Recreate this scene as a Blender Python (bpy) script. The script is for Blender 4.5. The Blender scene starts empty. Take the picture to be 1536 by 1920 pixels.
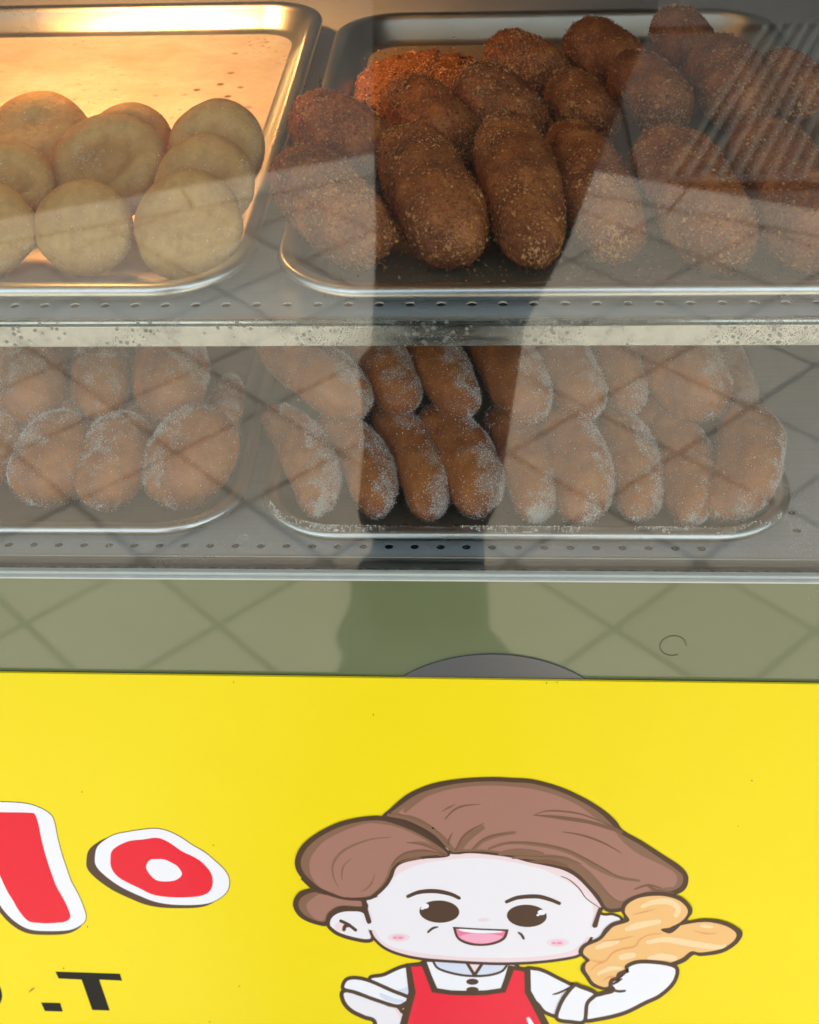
import bpy, bmesh, math, random
import numpy as np
from mathutils import Vector, Matrix

# ------------------------------------------------------------------ camera, sky, sun, exposure
S = bpy.context.scene
C = S.collection
FPX, CAM_H, CAM_Y = 2470.0, 1.45, -0.72
_D = np.array([132, 1910, -2470.0]); _D /= np.linalg.norm(_D)
_X = np.array([44768, -360, 2470.0]); _X -= _X.dot(_D) * _D; _X /= np.linalg.norm(_X)
_Z = np.cross(_X, _D)
CAMROT = np.stack([_X, _D, _Z])
CAMPOS = np.array([0, CAM_Y, CAM_H])
cd = bpy.data.cameras.new('camera'); cam = bpy.data.objects.new('camera', cd); C.objects.link(cam)
cd.sensor_fit = 'HORIZONTAL'; cd.sensor_width = 36; cd.lens = FPX / 1536 * 36
cd.clip_start = 0.02; cd.clip_end = 500
mw = Matrix.Identity(4)
for i in range(3):
    for j in range(3): mw[i][j] = CAMROT[i, j]
    mw[i][3] = CAMPOS[i]
cam.matrix_world = mw
S.camera = cam

SUN_DIR = Vector((0.10, -0.40, 0.91)).normalized()       # towards the sun
SUN_EL = math.asin(SUN_DIR.z); SUN_AZ = math.atan2(SUN_DIR.x, SUN_DIR.y)
world = bpy.data.worlds.new('World'); S.world = world; world.use_nodes = True
wn = world.node_tree; bg = wn.nodes['Background']
sky = wn.nodes.new('ShaderNodeTexSky'); sky.sky_type = 'NISHITA'; sky.sun_disc = False
sky.sun_elevation = SUN_EL; sky.sun_rotation = SUN_AZ
wn.links.new(sky.outputs[0], bg.inputs[0]); bg.inputs[1].default_value = 0.13
sl = bpy.data.lights.new('sun', 'SUN'); sl.energy = 4.6; sl.angle = math.radians(0.5); sl.color = (1, .95, .87)
so = bpy.data.objects.new('sun', sl); C.objects.link(so); so.rotation_euler = SUN_DIR.to_track_quat('Z', 'Y').to_euler()
so.location = (0, 0, 6)
vs = S.view_settings
S.display_settings.display_device = 'sRGB'
vs.view_transform = 'Standard'; vs.look = 'None'; vs.gamma = 1; vs.use_curve_mapping = False
vs.exposure = 1.66
vs.use_white_balance = True; vs.white_balance_temperature = 7700; vs.white_balance_tint = 6
cd.dof.use_dof = True; cd.dof.focus_distance = 0.97; cd.dof.aperture_fstop = 14
S.cycles.max_bounces = 10; S.cycles.transparent_max_bounces = 12

# ------------------------------------------------------------------ helpers
def P(px, py, x=None, y=None, z=None):
    """point of the place seen at a pixel of the 1536 x 1920 photograph, on a given plane"""
    d = CAMROT @ np.array([(px - 768) / FPX, -(py - 960) / FPX, -1.0])
    if y is not None: t = (y - CAMPOS[1]) / d[1]
    elif z is not None: t = (z - CAMPOS[2]) / d[2]
    else: t = (x - CAMPOS[0]) / d[0]
    return CAMPOS + t * d
def px2m(npx, pt):
    dep = -(CAMROT.T @ (np.asarray(pt) - CAMPOS))[2]
    return npx * dep / FPX
def props(o, label=None, cat=None, group=None, kind=None):
    if label: o['label'] = label
    if cat: o['category'] = cat
    if group: o['group'] = group
    if kind: o['kind'] = kind
    return o
def empty(name, loc, **k):
    o = bpy.data.objects.new(name, None); C.objects.link(o); o.location = loc
    o.empty_display_size = .02
    return props(o, **k)
def link(name, me, mats, parent=None, smooth=True):
    o = bpy.data.objects.new(name, me); C.objects.link(o)
    for m in (mats if isinstance(mats, (list, tuple)) else [mats]): me.materials.append(m)
    if parent is not None:
        o.parent = parent; o.matrix_parent_inverse = Matrix.Translation(-parent.location)
    me.polygons.foreach_set('use_smooth', [smooth] * len(me.polygons)); me.update()
    return o
def mesh(verts, faces, mi=None):
    me = bpy.data.meshes.new('mesh'); me.from_pydata([tuple(map(float, v)) for v in verts], [], [tuple(map(int, f)) for f in faces])
    if mi is not None: me.polygons.foreach_set('material_index', mi)
    me.update(); return me
class MB:
    """collects shapes into one mesh"""
    def __init__(s): s.v = []; s.f = []; s.m = []
    def add(s, v, f, m=0):
        n = len(s.v); s.v += [tuple(map(float, p)) for p in v]; s.f += [tuple(i + n for i in q) for q in f]; s.m += [m] * len(f)
    def box(s, a, b, m=0, bev=0):
        bm = bmesh.new(); bmesh.ops.create_cube(bm, size=1)
        for v in bm.verts:
            v.co = Vector([(a[i] + b[i]) / 2 + v.co[i] * (b[i] - a[i]) for i in range(3)])
        if bev: bmesh.ops.bevel(bm, geom=bm.edges[:], offset=bev, segments=2, affect='EDGES', profile=.6)
        bm.verts.index_update()
        s.add([v.co[:] for v in bm.verts], [[v.index for v in f.verts] for f in bm.faces], m); bm.free()
    def tube(s, pts, r, seg=12, m=0, cap=True):
        pts = [Vector(p) for p in pts]; rs = r if isinstance(r, (list, tuple)) else [r] * len(pts)
        vs_, fs = [], []; up = Vector((0, 0, 1))
        for i, p in enumerate(pts):
            t = (pts[min(i + 1, len(pts) - 1)] - pts[max(i - 1, 0)]).normalized()
            u = t.cross(up) if abs(t.z) < .95 else t.cross(Vector((1, 0, 0))); u.normalize(); w = t.cross(u)
            for k in range(seg):
                a = 2 * math.pi * k / seg; vs_.append(p + rs[i] * (u * math.cos(a) + w * math.sin(a)))
        for i in range(len(pts) - 1):
            for k in range(seg):
                k2 = (k + 1) % seg; fs.append((i * seg + k, i * seg + k2, (i + 1) * seg + k2, (i + 1) * seg + k))
        if cap: fs.append(tuple(range(seg))[::-1]); fs.append(tuple((len(pts) - 1) * seg + k for k in range(seg)))
        s.add(vs_, fs, m)
    def lathe(s, prof, c, seg=32, m=0):
        vs_, fs = [], []
        for (r, z) in prof:
            for k in range(seg):
                a = 2 * math.pi * k / seg; vs_.append((c[0] + r * math.cos(a), c[1] + r * math.sin(a), c[2] + z))
        for i in range(len(prof) - 1):
            for k in range(seg):
                k2 = (k + 1) % seg; fs.append((i * seg + k, i * seg + k2, (i + 1) * seg + k2, (i + 1) * seg + k))
        s.add(vs_, fs, m)
    def build(s, name, mats, parent=None, smooth=False):
        return link(name, mesh(s.v, s.f, s.m), mats, parent, smooth)

# value noise on arrays
def _h(ix, iy, iz, seed):
    n = (ix * 374761393 + iy * 668265263 + iz * 2147483647 + seed * 974634777).astype(np.int64) & 0xFFFFFFFF
    n = ((n ^ (n >> 13)) * 1274126177) & 0xFFFFFFFF
    n = ((n ^ (n >> 16)) * 2246822519) & 0xFFFFFFFF
    return ((n ^ (n >> 15)) & 0xFFFFFF) / float(0xFFFFFF)
def vnoise(p, seed=0):
    p = np.asarray(p, float); i = np.floor(p).astype(np.int64); f = p - i; f = f * f * (3 - 2 * f); r = 0
    for dx in (0, 1):
        for dy in (0, 1):
            for dz in (0, 1):
                w = (f[:, 0] if dx else 1 - f[:, 0]) * (f[:, 1] if dy else 1 - f[:, 1]) * (f[:, 2] if dz else 1 - f[:, 2])
                r = r + w * _h(i[:, 0] + dx, i[:, 1] + dy, i[:, 2] + dz, seed)
    return r * 2 - 1
def fbm(p, seed=0, o=3):
    r = 0; a = 1; p = np.asarray(p, float)
    for k in range(o): r = r + a * vnoise(p * 2 ** k, seed + k * 17); a *= .5
    return r

# ------------------------------------------------------------------ materials
class NT:
    def __init__(s, name):
        s.m = bpy.data.materials.new(name); s.m.use_nodes = True; s.t = s.m.node_tree; s.n = s.t.nodes; s.l = s.t.links
        s.b = s.n['Principled BSDF']; s.out = s.n['Material Output']
    def node(s, typ, ins=None, **k):
        n = s.n.new(typ)
        for a, v in k.items(): setattr(n, a, v)
        for a, v in (ins or {}).items(): s.set(n, a, v)
        return n
    def set(s, n, a, v):
        if isinstance(v, bpy.types.NodeSocket): s.l.new(v, n.inputs[a])
        else:
            if isinstance(v, tuple) and len(v) == 3 and n.inputs[a].type == 'RGBA': v = v + (1,)
            n.inputs[a].default_value = v
    def P(s, **k):
        for a, v in k.items(): s.set(s.b, a.replace('_', ' '), v)
    def coord(s, kind='Object', scale=None, rot=None):
        c = s.node('ShaderNodeTexCoord').outputs[kind]
        if scale or rot:
            mp = s.node('ShaderNodeMapping', {'Vector': c})
            if scale: mp.inputs['Scale'].default_value = scale
            if rot: mp.inputs['Rotation'].default_value = rot
            c = mp.outputs[0]
        return c
    def noise(s, scale, vec=None, detail=3, rough=.55):
        n = s.node('ShaderNodeTexNoise', {'Scale': scale, 'Detail': detail, 'Roughness': rough})
        if vec is not None: s.l.new(vec, n.inputs['Vector'])
        return n.outputs['Fac']
    def vor(s, scale, vec=None, out='Distance', feature='F1', rnd=1):
        n = s.node('ShaderNodeTexVoronoi', {'Scale': scale, 'Randomness': rnd}, feature=feature)
        if vec is not None: s.l.new(vec, n.inputs['Vector'])
        return n.outputs[out]
    def ramp(s, fac, stops):
        r = s.node('ShaderNodeValToRGB', {'Fac': fac}); e = r.color_ramp.elements
        while len(e) < len(stops): e.new(.5)
        for i, (p, c) in enumerate(stops):
            e[i].position = p; c = (c, c, c) if not isinstance(c, tuple) else c; e[i].color = c + (1,)
        return r.outputs[0]
    def mix(s, f, a, b, mode='MIX'):
        n = s.node('ShaderNodeMix', data_type='RGBA', blend_type=mode)
        s.set(n, 0, f); s.set(n, 6, a); s.set(n, 7, b); return n.outputs[2]
    def math(s, op, a, b=0.0, clamp=False):
        n = s.node('ShaderNodeMath', operation=op, use_clamp=clamp); s.set(n, 0, a); s.set(n, 1, b); return n.outputs[0]
    def bump(s, h, strength=.3, dist=.001, normal=None):
        n = s.node('ShaderNodeBump', {'Height': h, 'Strength': strength, 'Distance': dist})
        if normal is not None: s.l.new(normal, n.inputs['Normal'])
        return n.outputs[0]

def plain(name, col, rough=.5, metal=0, spec=.5, noise=.0, nscale=20):
    t = NT(name); base = col
    if noise:
        f = t.noise(nscale, t.coord(), 4)
        base = t.mix(f, tuple(c * (1 - noise) for c in col), tuple(min(1, c * (1 + noise)) for c in col))
    t.P(Base_Color=base, Roughness=rough, Metallic=metal); t.set(t.b, 'Specular IOR Level', spec)
    return t.m

def steel_mat(name, col=(.56, .57, .55), rough=.27, grain=(3, 300, 300), dirt=0.0, bumpy=.04):
    t = NT(name); v = t.coord('Object', scale=grain)
    g = t.noise(1.0, v, 5, .6); b = t.noise(9, t.coord(), 4)
    r = t.math('MULTIPLY_ADD', g, .22); r.node.inputs[2].default_value = rough - .1
    r2 = t.math('ADD', r, t.math('MULTIPLY', b, .12))
    base = t.mix(b, tuple(c * .82 for c in col), tuple(min(1, c * 1.1) for c in col))
    base = t.mix(t.math('MULTIPLY', g, .35), base, (.25, .25, .24))
    metal = 1.0
    if dirt:
        c = t.coord()
        d1 = t.ramp(t.vor(210, c), [(.24, 1.0), (.32, 0.0)])
        gate = t.ramp(t.noise(22, c, 3), [(.44, 0.0), (.56, 1.0)])
        d2 = t.ramp(t.vor(650, c), [(.2, 1.0), (.32, 0.0)])
        gate2 = t.ramp(t.noise(11, c, 2), [(.42, 0.0), (.62, 1.0)])
        gz = t.ramp(t.noise(80, c, 4), [(.44, 0.0), (.68, 1.0)])
        dm = t.math('MAXIMUM', t.math('MULTIPLY', d1, gate), t.math('MULTIPLY', d2, gate2))
        dm = t.math('MAXIMUM', dm, t.math('MULTIPLY', gz, .34))
        dm = t.math('MULTIPLY', dm, dirt)
        dirtc = t.mix(t.noise(150, c, 2), (.05, .045, .035), (.3, .29, .25))
        base = t.mix(dm, base, dirtc)
        metal = t.math('SUBTRACT', 1.0, dm, True)
        r2 = t.math('MAXIMUM', r2, t.math('MULTIPLY', dm, .8))
    t.P(Base_Color=base, Roughness=r2, Metallic=metal, Normal=t.bump(g, bumpy, .0005))
    return t.m

M = {}
M['steel'] = steel_mat('brushed_steel')
M['shelf'] = steel_mat('shelf_steel', (.62, .63, .61), .40, (3, 260, 260))
M['shelf'].node_tree.nodes['Principled BSDF'].inputs['Metallic'].default_value = .3
M['rail'] = steel_mat('stained_steel', (.37, .385, .385), .10, (4, 200, 200), dirt=1.0)
M['alu'] = steel_mat('aluminium', (.66, .68, .68), .24, (14, 14, 14), bumpy=.03)
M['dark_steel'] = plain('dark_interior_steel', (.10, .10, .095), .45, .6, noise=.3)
M['channel'] = plain('pale_channel', (.55, .56, .50), .3, 0, noise=.12, nscale=60)
t = NT('grimy_ledge'); c = t.coord()
t.P(Base_Color=t.mix(t.ramp(t.noise(230, c, 5), [(.42, 0.0), (.62, 1.0)]), (.045, .04, .03), (.22, .2, .15)), Roughness=.8,
    Normal=t.bump(t.noise(400, c, 3), .8, .001)); M['ledge'] = t.m
t = NT('green_panel'); c = t.coord()
t.P(Base_Color=t.mix(t.noise(5, c, 4), (.115, .135, .062), (.155, .180, .095)), Roughness=t.math('MULTIPLY_ADD', t.noise(25, c, 3), .04),
    Specular_IOR_Level=.75)
t.b.inputs['Roughness'].links[0].from_node.inputs[2].default_value = .02
M['green'] = t.m
M['disc'] = plain('dark_disc', (.085, .085, .088), .25, 0, .8)

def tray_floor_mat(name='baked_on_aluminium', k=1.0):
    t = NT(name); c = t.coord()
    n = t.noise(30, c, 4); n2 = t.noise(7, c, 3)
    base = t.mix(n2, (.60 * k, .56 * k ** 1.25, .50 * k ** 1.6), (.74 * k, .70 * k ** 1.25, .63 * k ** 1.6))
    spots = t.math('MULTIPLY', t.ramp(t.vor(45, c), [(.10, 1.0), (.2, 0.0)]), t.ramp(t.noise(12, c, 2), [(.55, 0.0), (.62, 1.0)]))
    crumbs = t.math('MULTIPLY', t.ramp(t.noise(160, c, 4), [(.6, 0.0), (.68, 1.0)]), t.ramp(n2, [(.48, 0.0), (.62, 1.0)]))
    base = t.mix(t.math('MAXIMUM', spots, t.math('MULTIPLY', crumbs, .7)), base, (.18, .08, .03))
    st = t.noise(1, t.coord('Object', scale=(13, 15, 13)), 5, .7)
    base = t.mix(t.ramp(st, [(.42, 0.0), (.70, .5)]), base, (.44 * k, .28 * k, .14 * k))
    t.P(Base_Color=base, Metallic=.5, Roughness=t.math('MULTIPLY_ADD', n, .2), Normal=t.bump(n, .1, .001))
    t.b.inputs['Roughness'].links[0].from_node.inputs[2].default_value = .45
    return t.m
M['tray_floor'] = tray_floor_mat(); M['shaded_floor'] = tray_floor_mat('shaded_tray_floor', .42)  # second floor is a darker copy, shadow between the breads put into its colour

t = NT('glass'); t.n.remove(t.b)
geo = t.node('ShaderNodeNewGeometry')
dp = t.node('ShaderNodeVectorMath', operation='DOT_PRODUCT'); t.l.new(geo.outputs['Normal'], dp.inputs[0]); t.l.new(geo.outputs['Incoming'], dp.inputs[1])
fr = t.math('POWER', t.math('SUBTRACT', 1.0, t.math('ABSOLUTE', dp.outputs['Value'])), 5.0)
fr = t.math('MULTIPLY_ADD', fr, .93); fr.node.inputs[2].default_value = .044
gl = t.node('ShaderNodeBsdfGlossy', {'Color': (1, 1, 1), 'Roughness': .022})
tr = t.node('ShaderNodeBsdfTransparent', {'Color': (.965, .98, .97)})
mx = t.node('ShaderNodeMixShader'); t.l.new(fr, mx.inputs[0]); t.l.new(tr.outputs[0], mx.inputs[1]); t.l.new(gl.outputs[0], mx.inputs[2])
df = t.node('ShaderNodeBsdfDiffuse', {'Color': (.8, .8, .78)})
c = t.coord()
film = t.math('MULTIPLY_ADD', t.ramp(t.noise(5, c, 4), [(.4, 0.0), (.7, 1.0)]), .005); film.node.inputs[2].default_value = .0005
spk = t.math('MULTIPLY', t.ramp(t.vor(110, c), [(.03, 1.0), (.05, 0.0)]), .25)
mx2 = t.node('ShaderNodeMixShader'); t.l.new(t.math('MAXIMUM', film, spk), mx2.inputs[0]); t.l.new(mx.outputs[0], mx2.inputs[1]); t.l.new(df.outputs[0], mx2.inputs[2])
t.l.new(mx2.outputs[0], t.out.inputs[0]); M['glass'] = t.m

def crust_mat():
    t = NT('crumb_crust'); c = t.coord(); n = t.noise(38, c, 4); f = t.noise(420, c, 3)
    base = t.ramp(n, [(.3, (.13, .028, .008)), (.5, (.31, .078, .019)), (.66, (.52, .165, .040))])
    base = t.mix(t.ramp(f, [(.5, 0.0), (.66, .55)]), base, (.40, .21, .075))
    v = t.vor(520, c)
    t.P(Base_Color=base, Roughness=.62, Specular_IOR_Level=.35, Normal=t.bump(t.math('ADD', v, t.math('MULTIPLY', f, .6)), .6, .001))
    return t.m
M['crust'] = crust_mat()
M['crumb_gold'] = plain('crumb_gold', (.58, .265, .085), .6, 0, .4, .45, 700)
M['crumb_brown'] = plain('crumb_brown', (.24, .062, .018), .65, 0, .35, .5, 700)
M['crumb_orange'] = plain('crumb_orange', (.21, .068, .016), .7, 0, .3, .4, 600)

def sugar_mat():
    t = NT('sugared_fried_dough'); c = t.coord(); n = t.noise(26, c, 4); f = t.noise(120, c, 3)
    base = t.ramp(n, [(.3, (.25, .058, .012)), (.5, (.44, .125, .026)), (.7, (.58, .21, .052))])
    base = t.mix(t.ramp(f, [(.35, .35), (.6, 0.0)]), base, (.15, .05, .018))
    a = t.node('ShaderNodeAttribute', attribute_name='sugar').outputs['Fac']
    g = t.noise(900, c, 2, .7)
    gg = t.math('MULTIPLY', t.ramp(t.math('ADD', t.math('MULTIPLY', a, .32), g), [(.60, 0.0), (.72, 1.0)]), .48)
    base = t.mix(gg, base, (.56, .50, .43))
    t.P(Base_Color=base, Roughness=t.mix(gg, (.42,) * 3, (.8,) * 3), Specular_IOR_Level=.4,
        Normal=t.bump(t.math('ADD', t.math('MULTIPLY', f, .5), t.math('MULTIPLY', gg, .5)), .55, .0012))
    return t.m
M['sugar_dough'] = sugar_mat()
M['sugar'] = plain('sugar_grain', (.80, .74, .66), .35, 0, .6)
def pale_mat():
    t = NT('pale_dough'); c = t.coord(); n = t.noise(22, c, 4); f = t.noise(90, c, 4)
    base = t.ramp(n, [(.3, (.50, .235, .065)), (.5, (.62, .33, .105)), (.7, (.70, .42, .15))])
    base = t.mix(t.ramp(f, [(.32, .4), (.5, 0.0)]), base, (.42, .21, .065))
    a = t.node('ShaderNodeAttribute', attribute_name='sugar').outputs['Fac']
    gg = t.ramp(t.math('ADD', t.math('MULTIPLY', a, .2), t.noise(800, c, 2, .7)), [(.69, 0.0), (.80, .5)])
    base = t.mix(gg, base, (.70, .64, .52))
    base = t.mix(t.ramp(t.noise(60, c, 5, .65), [(.5, 0.0), (.7, .6)]), base, (.50, .26, .085))
    t.P(Base_Color=base, Roughness=.6, Specular_IOR_Level=.3, Normal=t.bump(t.math('ADD', f, t.noise(300, c, 3)), .6, .0016)); return t.m
M['pale_dough'] = pale_mat()

t = NT('paving_tiles')
c = t.coord()
mp = t.node('ShaderNodeMapping', {'Vector': c}); mp.inputs['Rotation'].default_value = (0, 0, math.radians(45))
TS = .2265
mp.inputs['Location'].default_value = (0.0, 0.0, 0)
br = t.node('ShaderNodeTexBrick', {'Vector': mp.outputs[0], 'Color1': (.30, .28, .25), 'Color2': (.37, .345, .31), 'Mortar': (.10, .093, .082), 'Scale': 1.0,
     'Mortar Size': .0065, 'Mortar Smooth': .2, 'Bias': 0.0, 'Brick Width': TS, 'Row Height': TS}, offset=0.0, squash=1.0)
PAVE_MAP = mp
n = t.noise(14, c, 5); n2 = t.noise(300, c, 3)
base = t.mix(t.ramp(t.noise(2.3, c, 4), [(.35, 0.0), (.65, .22)]), t.mix(t.math('MULTIPLY', n, .40), br.outputs[0], (.25, .225, .20)), (.27, .25, .225))
base = t.mix(t.ramp(n2, [(.55, 0.0), (.7, .35)]), base, (.16, .15, .14))
t.P(Base_Color=base, Roughness=.85, Normal=t.bump(br.outputs['Fac'], -.6, .003)); M['paving'] = t.m
M['asphalt'] = plain('asphalt', (.055, .055, .057), .9, 0, .3, .5, 60)
M['kerb'] = plain('kerb_stone', (.30, .29, .27), .8, 0, .3, .2, 30)
M['iron'] = plain('cast_iron', (.05, .05, .052), .6, .5, .4, .3, 80)

# ------------------------------------------------------------------ the setting
def grid_plane(name, x0, x1, y0, y1, z, mat):
    o = link(name, mesh([(x0, y0, z), (x1, y0, z), (x1, y1, z), (x0, y1, z)], [(0, 1, 2, 3)]), mat, None, False)
    return props(o, kind='structure')
ROAD_Y = -2.42
grid_plane('ground', -200, 200, -200, 200, -.13, M['asphalt'])
grid_plane('road', -60, 60, -9, -1.6, -.12, M['asphalt'])
EDGE = [(-30, -1.7), (-1.35, -2.17), (-.12, -2.70), (1.1, -2.12), (30, -1.7)]
pv = MB(); ring = EDGE + [(30, 12), (-30, 12)]; n = len(ring)
pv.add([(x, y, 0) for x, y in ring] + [(x, y, -.12) for x, y in ring], [tuple(range(n)), tuple(range(2 * n - 1, n - 1, -1))] + [(n + k, n + (k + 1) % n, (k + 1) % n, k) for k in range(n)])
props(pv.build('pavement', M['paving']), kind='structure')
kb = MB()
for (xa, ya), (xb, yb) in zip(EDGE[:-1], EDGE[1:]):
    L_ = math.hypot(xb - xa, yb - ya); m_ = max(1, round(L_ / .7)); tx, ty = (xb - xa) / L_, (yb - ya) / L_
    for k in range(m_):
        u0, u1 = k * L_ / m_ + .004, (k + 1) * L_ / m_ - .004
        q_ = [(xa + tx * u + ty * w, ya + ty * u - tx * w) for u, w in ((u0, .003), (u1, .003), (u1, .14), (u0, .14))]
        kb.add([(x, y, z) for z in (-.125, .003) for x, y in q_], [(0, 1, 2, 3), (7, 6, 5, 4), (0, 4, 5, 1), (1, 5, 6, 2), (2, 6, 7, 3), (3, 7, 4, 0)])
props(kb.build('kerb', M['kerb']), kind='structure')
# slotted drain grate in the gutter by the kerb
gr = empty('drain_grate', (1.35, ROAD_Y - .75, -.12), label='dark slotted iron drain grate in the road, reflected in the upper glass', cat='grate')
g = MB(); GA, GB = ROAD_Y - 1.75, ROAD_Y - .42
for bx in (((.5, GA - .04, -.118), (2.6, GA, -.096)), ((.5, GB, -.118), (2.6, GB + .04, -.096)), ((.46, GA - .04, -.118), (.5, GB + .04, -.096)), ((2.6, GA - .04, -.118), (2.64, GB + .04, -.096))): g.box(*bx)
g.build('frame', M['iron'], gr)
g = MB()
def clipx(v): return min(max(v, .502), 2.598)
for k in range(56):
    xa_ = .02 + k * .047
    q_ = [(clipx(xa_), GB), (clipx(xa_ + .02), GB), (clipx(xa_ + .02 + .5), GA), (clipx(xa_ + .5), GA)]
    if q_[1][0] - q_[0][0] > .015 and q_[2][0] - q_[3][0] > .015: g.add([(x, y, z) for z in (-.118, -.098) for x, y in q_], [(0, 1, 2, 3), (7, 6, 5, 4), (0, 4, 5, 1), (1, 5, 6, 2), (2, 6, 7, 3), (3, 7, 4, 0)])
g.build('bars', plain('worn_bars', (.11, .11, .10), .5, .6, .5, .3, 40), gr)

# ------------------------------------------------------------------ display case
ZS = float(P(768, 600, y=.015)[2])       # top of the upper shelf
ZL = float(P(768, 1047, y=.03)[2])       # top of the lower shelf
CX0, CX1, CYB, CTOP = -.80, .46, .80, 1.47
case = empty('display_case', (-.17, .4, 0), label='glass fronted steel display case holding trays of fried dough on two perforated shelves', cat='display case')

def perforated(x0, x1, yf, yb, z, th, rows, r, m=MB):
    """shelf plate with rows of real round holes; rows: list of (x start, x end, pitch, y)"""
    b = MB(); top, bot = z, z - th
    # rows sorted by y: front strip, hole strip, next strip...
    ycur = yf
    for (xa, xb, pitch, yc) in sorted(rows, key=lambda q: q[3]):
        h = pitch / 2
        b.add([(x0, ycur, top), (x1, ycur, top), (x1, yc - h, top), (x0, yc - h, top)], [(0, 1, 2, 3)])
        b.add([(x0, ycur, bot), (x1, ycur, bot), (x1, yc - h, bot), (x0, yc - h, bot)], [(3, 2, 1, 0)])
        n = int(round((xb - xa) / pitch)); xe = xa + n * pitch
        for zz, fl in ((top, 0), (bot, 1)):
            for (u0, u1) in ((x0, xa), (xe, x1)):
                if u1 - u0 > 1e-5:
                    q = (0, 1, 2, 3) if not fl else (3, 2, 1, 0)
                    b.add([(u0, yc - h, zz), (u1, yc - h, zz), (u1, yc + h, zz), (u0, yc + h, zz)], [q])
        N = 24
        for k in range(n):
            cx = xa + (k + .5) * pitch; ring, sq = [], []
            for i in range(N):
                a = 2 * math.pi * (i + .5) / N; ca, sa = math.cos(a), math.sin(a); s_ = h / max(abs(ca), abs(sa))
                ring.append((cx + r * ca, yc + r * sa)); sq.append((cx + s_ * ca, yc + s_ * sa))
            cor = {}
            for i in range(N):   # put the square's corners on the outer ring
                a = 2 * math.pi * (i + .5) / N
            v = [(p[0], p[1], top) for p in ring] + [(p[0], p[1], top) for p in sq] + [(p[0], p[1], bot) for p in ring] + [(p[0], p[1], bot) for p in sq]
            crn = [(cx + h, yc + h), (cx - h, yc + h), (cx - h, yc - h), (cx + h, yc - h)]
            v += [(p[0], p[1], top) for p in crn] + [(p[0], p[1], bot) for p in crn]
            f = []
            for i in range(N):
                j = (i + 1) % N
                f.append((i, N + i, N + j, j)); f.append((3 * N + i, 2 * N + i, 2 * N + j, 3 * N + j)); f.append((2 * N + i, i, j, 2 * N + j))
            for q, i in enumerate((2, 8, 14, 20)):   # corners fall between samples i and i+1
                f.append((N + i, 4 * N + q, N + (i + 1) % N)); f.append((3 * N + (i + 1) % N, 4 * N + 4 + q, 3 * N + i))
            b.add(v, f)
        ycur = yc + h
    b.add([(x0, ycur, top), (x1, ycur, top), (x1, yb, top), (x0, yb, top)], [(0, 1, 2, 3)])
    b.add([(x0, ycur, bot), (x1, ycur, bot), (x1, yb, bot), (x0, yb, bot)], [(3, 2, 1, 0)])
    b.add([(x0, yf, top), (x1, yf, top), (x1, yf, bot), (x0, yf, bot)], [(3, 2, 1, 0)])
    return b
p_up = (P(1475, 570, z=ZS)[0] - P(28, 572, z=ZS)[0]) / 25.0
y_up = float(P(770, 570, z=ZS)[1])
xs = P(28, 572, z=ZS)[0] - p_up * .5 - p_up * 12
rows = [(xs, xs + 50 * p_up, p_up, y_up)]
while rows[-1][1] > CX1 - .02: rows[-1] = (rows[-1][0], rows[-1][1] - p_up, p_up, y_up)
while rows[0][0] < CX0 + .02: rows[0] = (rows[0][0] + p_up, rows[0][1], p_up, y_up)
upper = perforated(CX0 + .004, CX1 - .004, .018, .72, ZS, .0012, rows, .0033)
us = upper.build('upper_shelf', M['shelf'], case)
p_lo = (P(1315, 1025, z=ZL)[0] - P(20, 1012, z=ZL)[0]) / 27.0
y_lo = -.0035 + float((P(1315, 1025, z=ZL)[1] + P(20, 1012, z=ZL)[1]) / 2)
xs = P(20, 1012, z=ZL)[0] - p_lo * .5 - p_lo * 22
rows = [(xs, xs + 50 * p_lo, p_lo, y_lo)]
while rows[0][0] < CX0 + .02: rows[0] = (rows[0][0] + p_lo, rows[0][1], p_lo, y_lo)
hx = float(P(1492, 985, z=ZL)[0])
for k in range(1, 26): rows.append((hx - p_lo / 2, hx + p_lo / 2, p_lo, y_lo + k * p_lo * 1.13))
lower = perforated(CX0 + .004, CX1 - .004, .032, .72, ZL, .0012, rows, .0033)
lower.build('lower_shelf', M['shelf'], case)
# stained front rail of the upper shelf with its bright rolled edge
zr1 = float(P(768, 649, y=.012)[2])
b = MB()
b.box((CX0 + .004, .012, zr1), (CX1 - .004, .0165, ZS - .0025), bev=.0006)
b.tube([(CX0 + .004, .0155, ZS - .0012), (CX1 - .004, .0155, ZS - .0012)], .0021, 10)
b.build('shelf_rail', M['rail'], case)
b = MB(); b.tube([(CX0 + .004, .0165, ZS - .0002), (CX1 - .004, .0165, ZS - .0002)], .0014, 10)
b.build('rail_edge', M['alu'], case, True)
# lower sill
zc1, zc0 = float(P(768, 1071, y=.003)[2]), float(P(768, 1084, y=-.001)[2])
b = MB(); b.box((CX0 + .004, .030, ZL - .010), (CX1 - .004, .0335, ZL - .0016), bev=.0005)
b.tube([(CX0 + .004, .0315, ZL - .0008), (CX1 - .004, .0315, ZL - .0008)], .0016, 10)
b.build('sill_edge', M['alu'], case)
b = MB(); b.box((CX0 + .004, .004, ZL - .016), (CX1 - .004, .030, ZL - .0095)); b.build('sill', M['ledge'], case)
b = MB(); b.box((CX0, -.0042, zc0), (CX1, .0038, zc1 - .002), bev=.0012); b.box((CX0, -.0012, zc1 - .0018), (CX1, .0036, zc1 + .0008), bev=.0005)
b.build('glass_channel', M['channel'], case)
b = MB(); b.box((CX0, .004, .10), (CX1, .012, ZL - .017)); b.box((CX0, -.0015, .10), (CX1, .0038, zc0 - .0006)); b.build('front_panel', M['green'], case)
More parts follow.
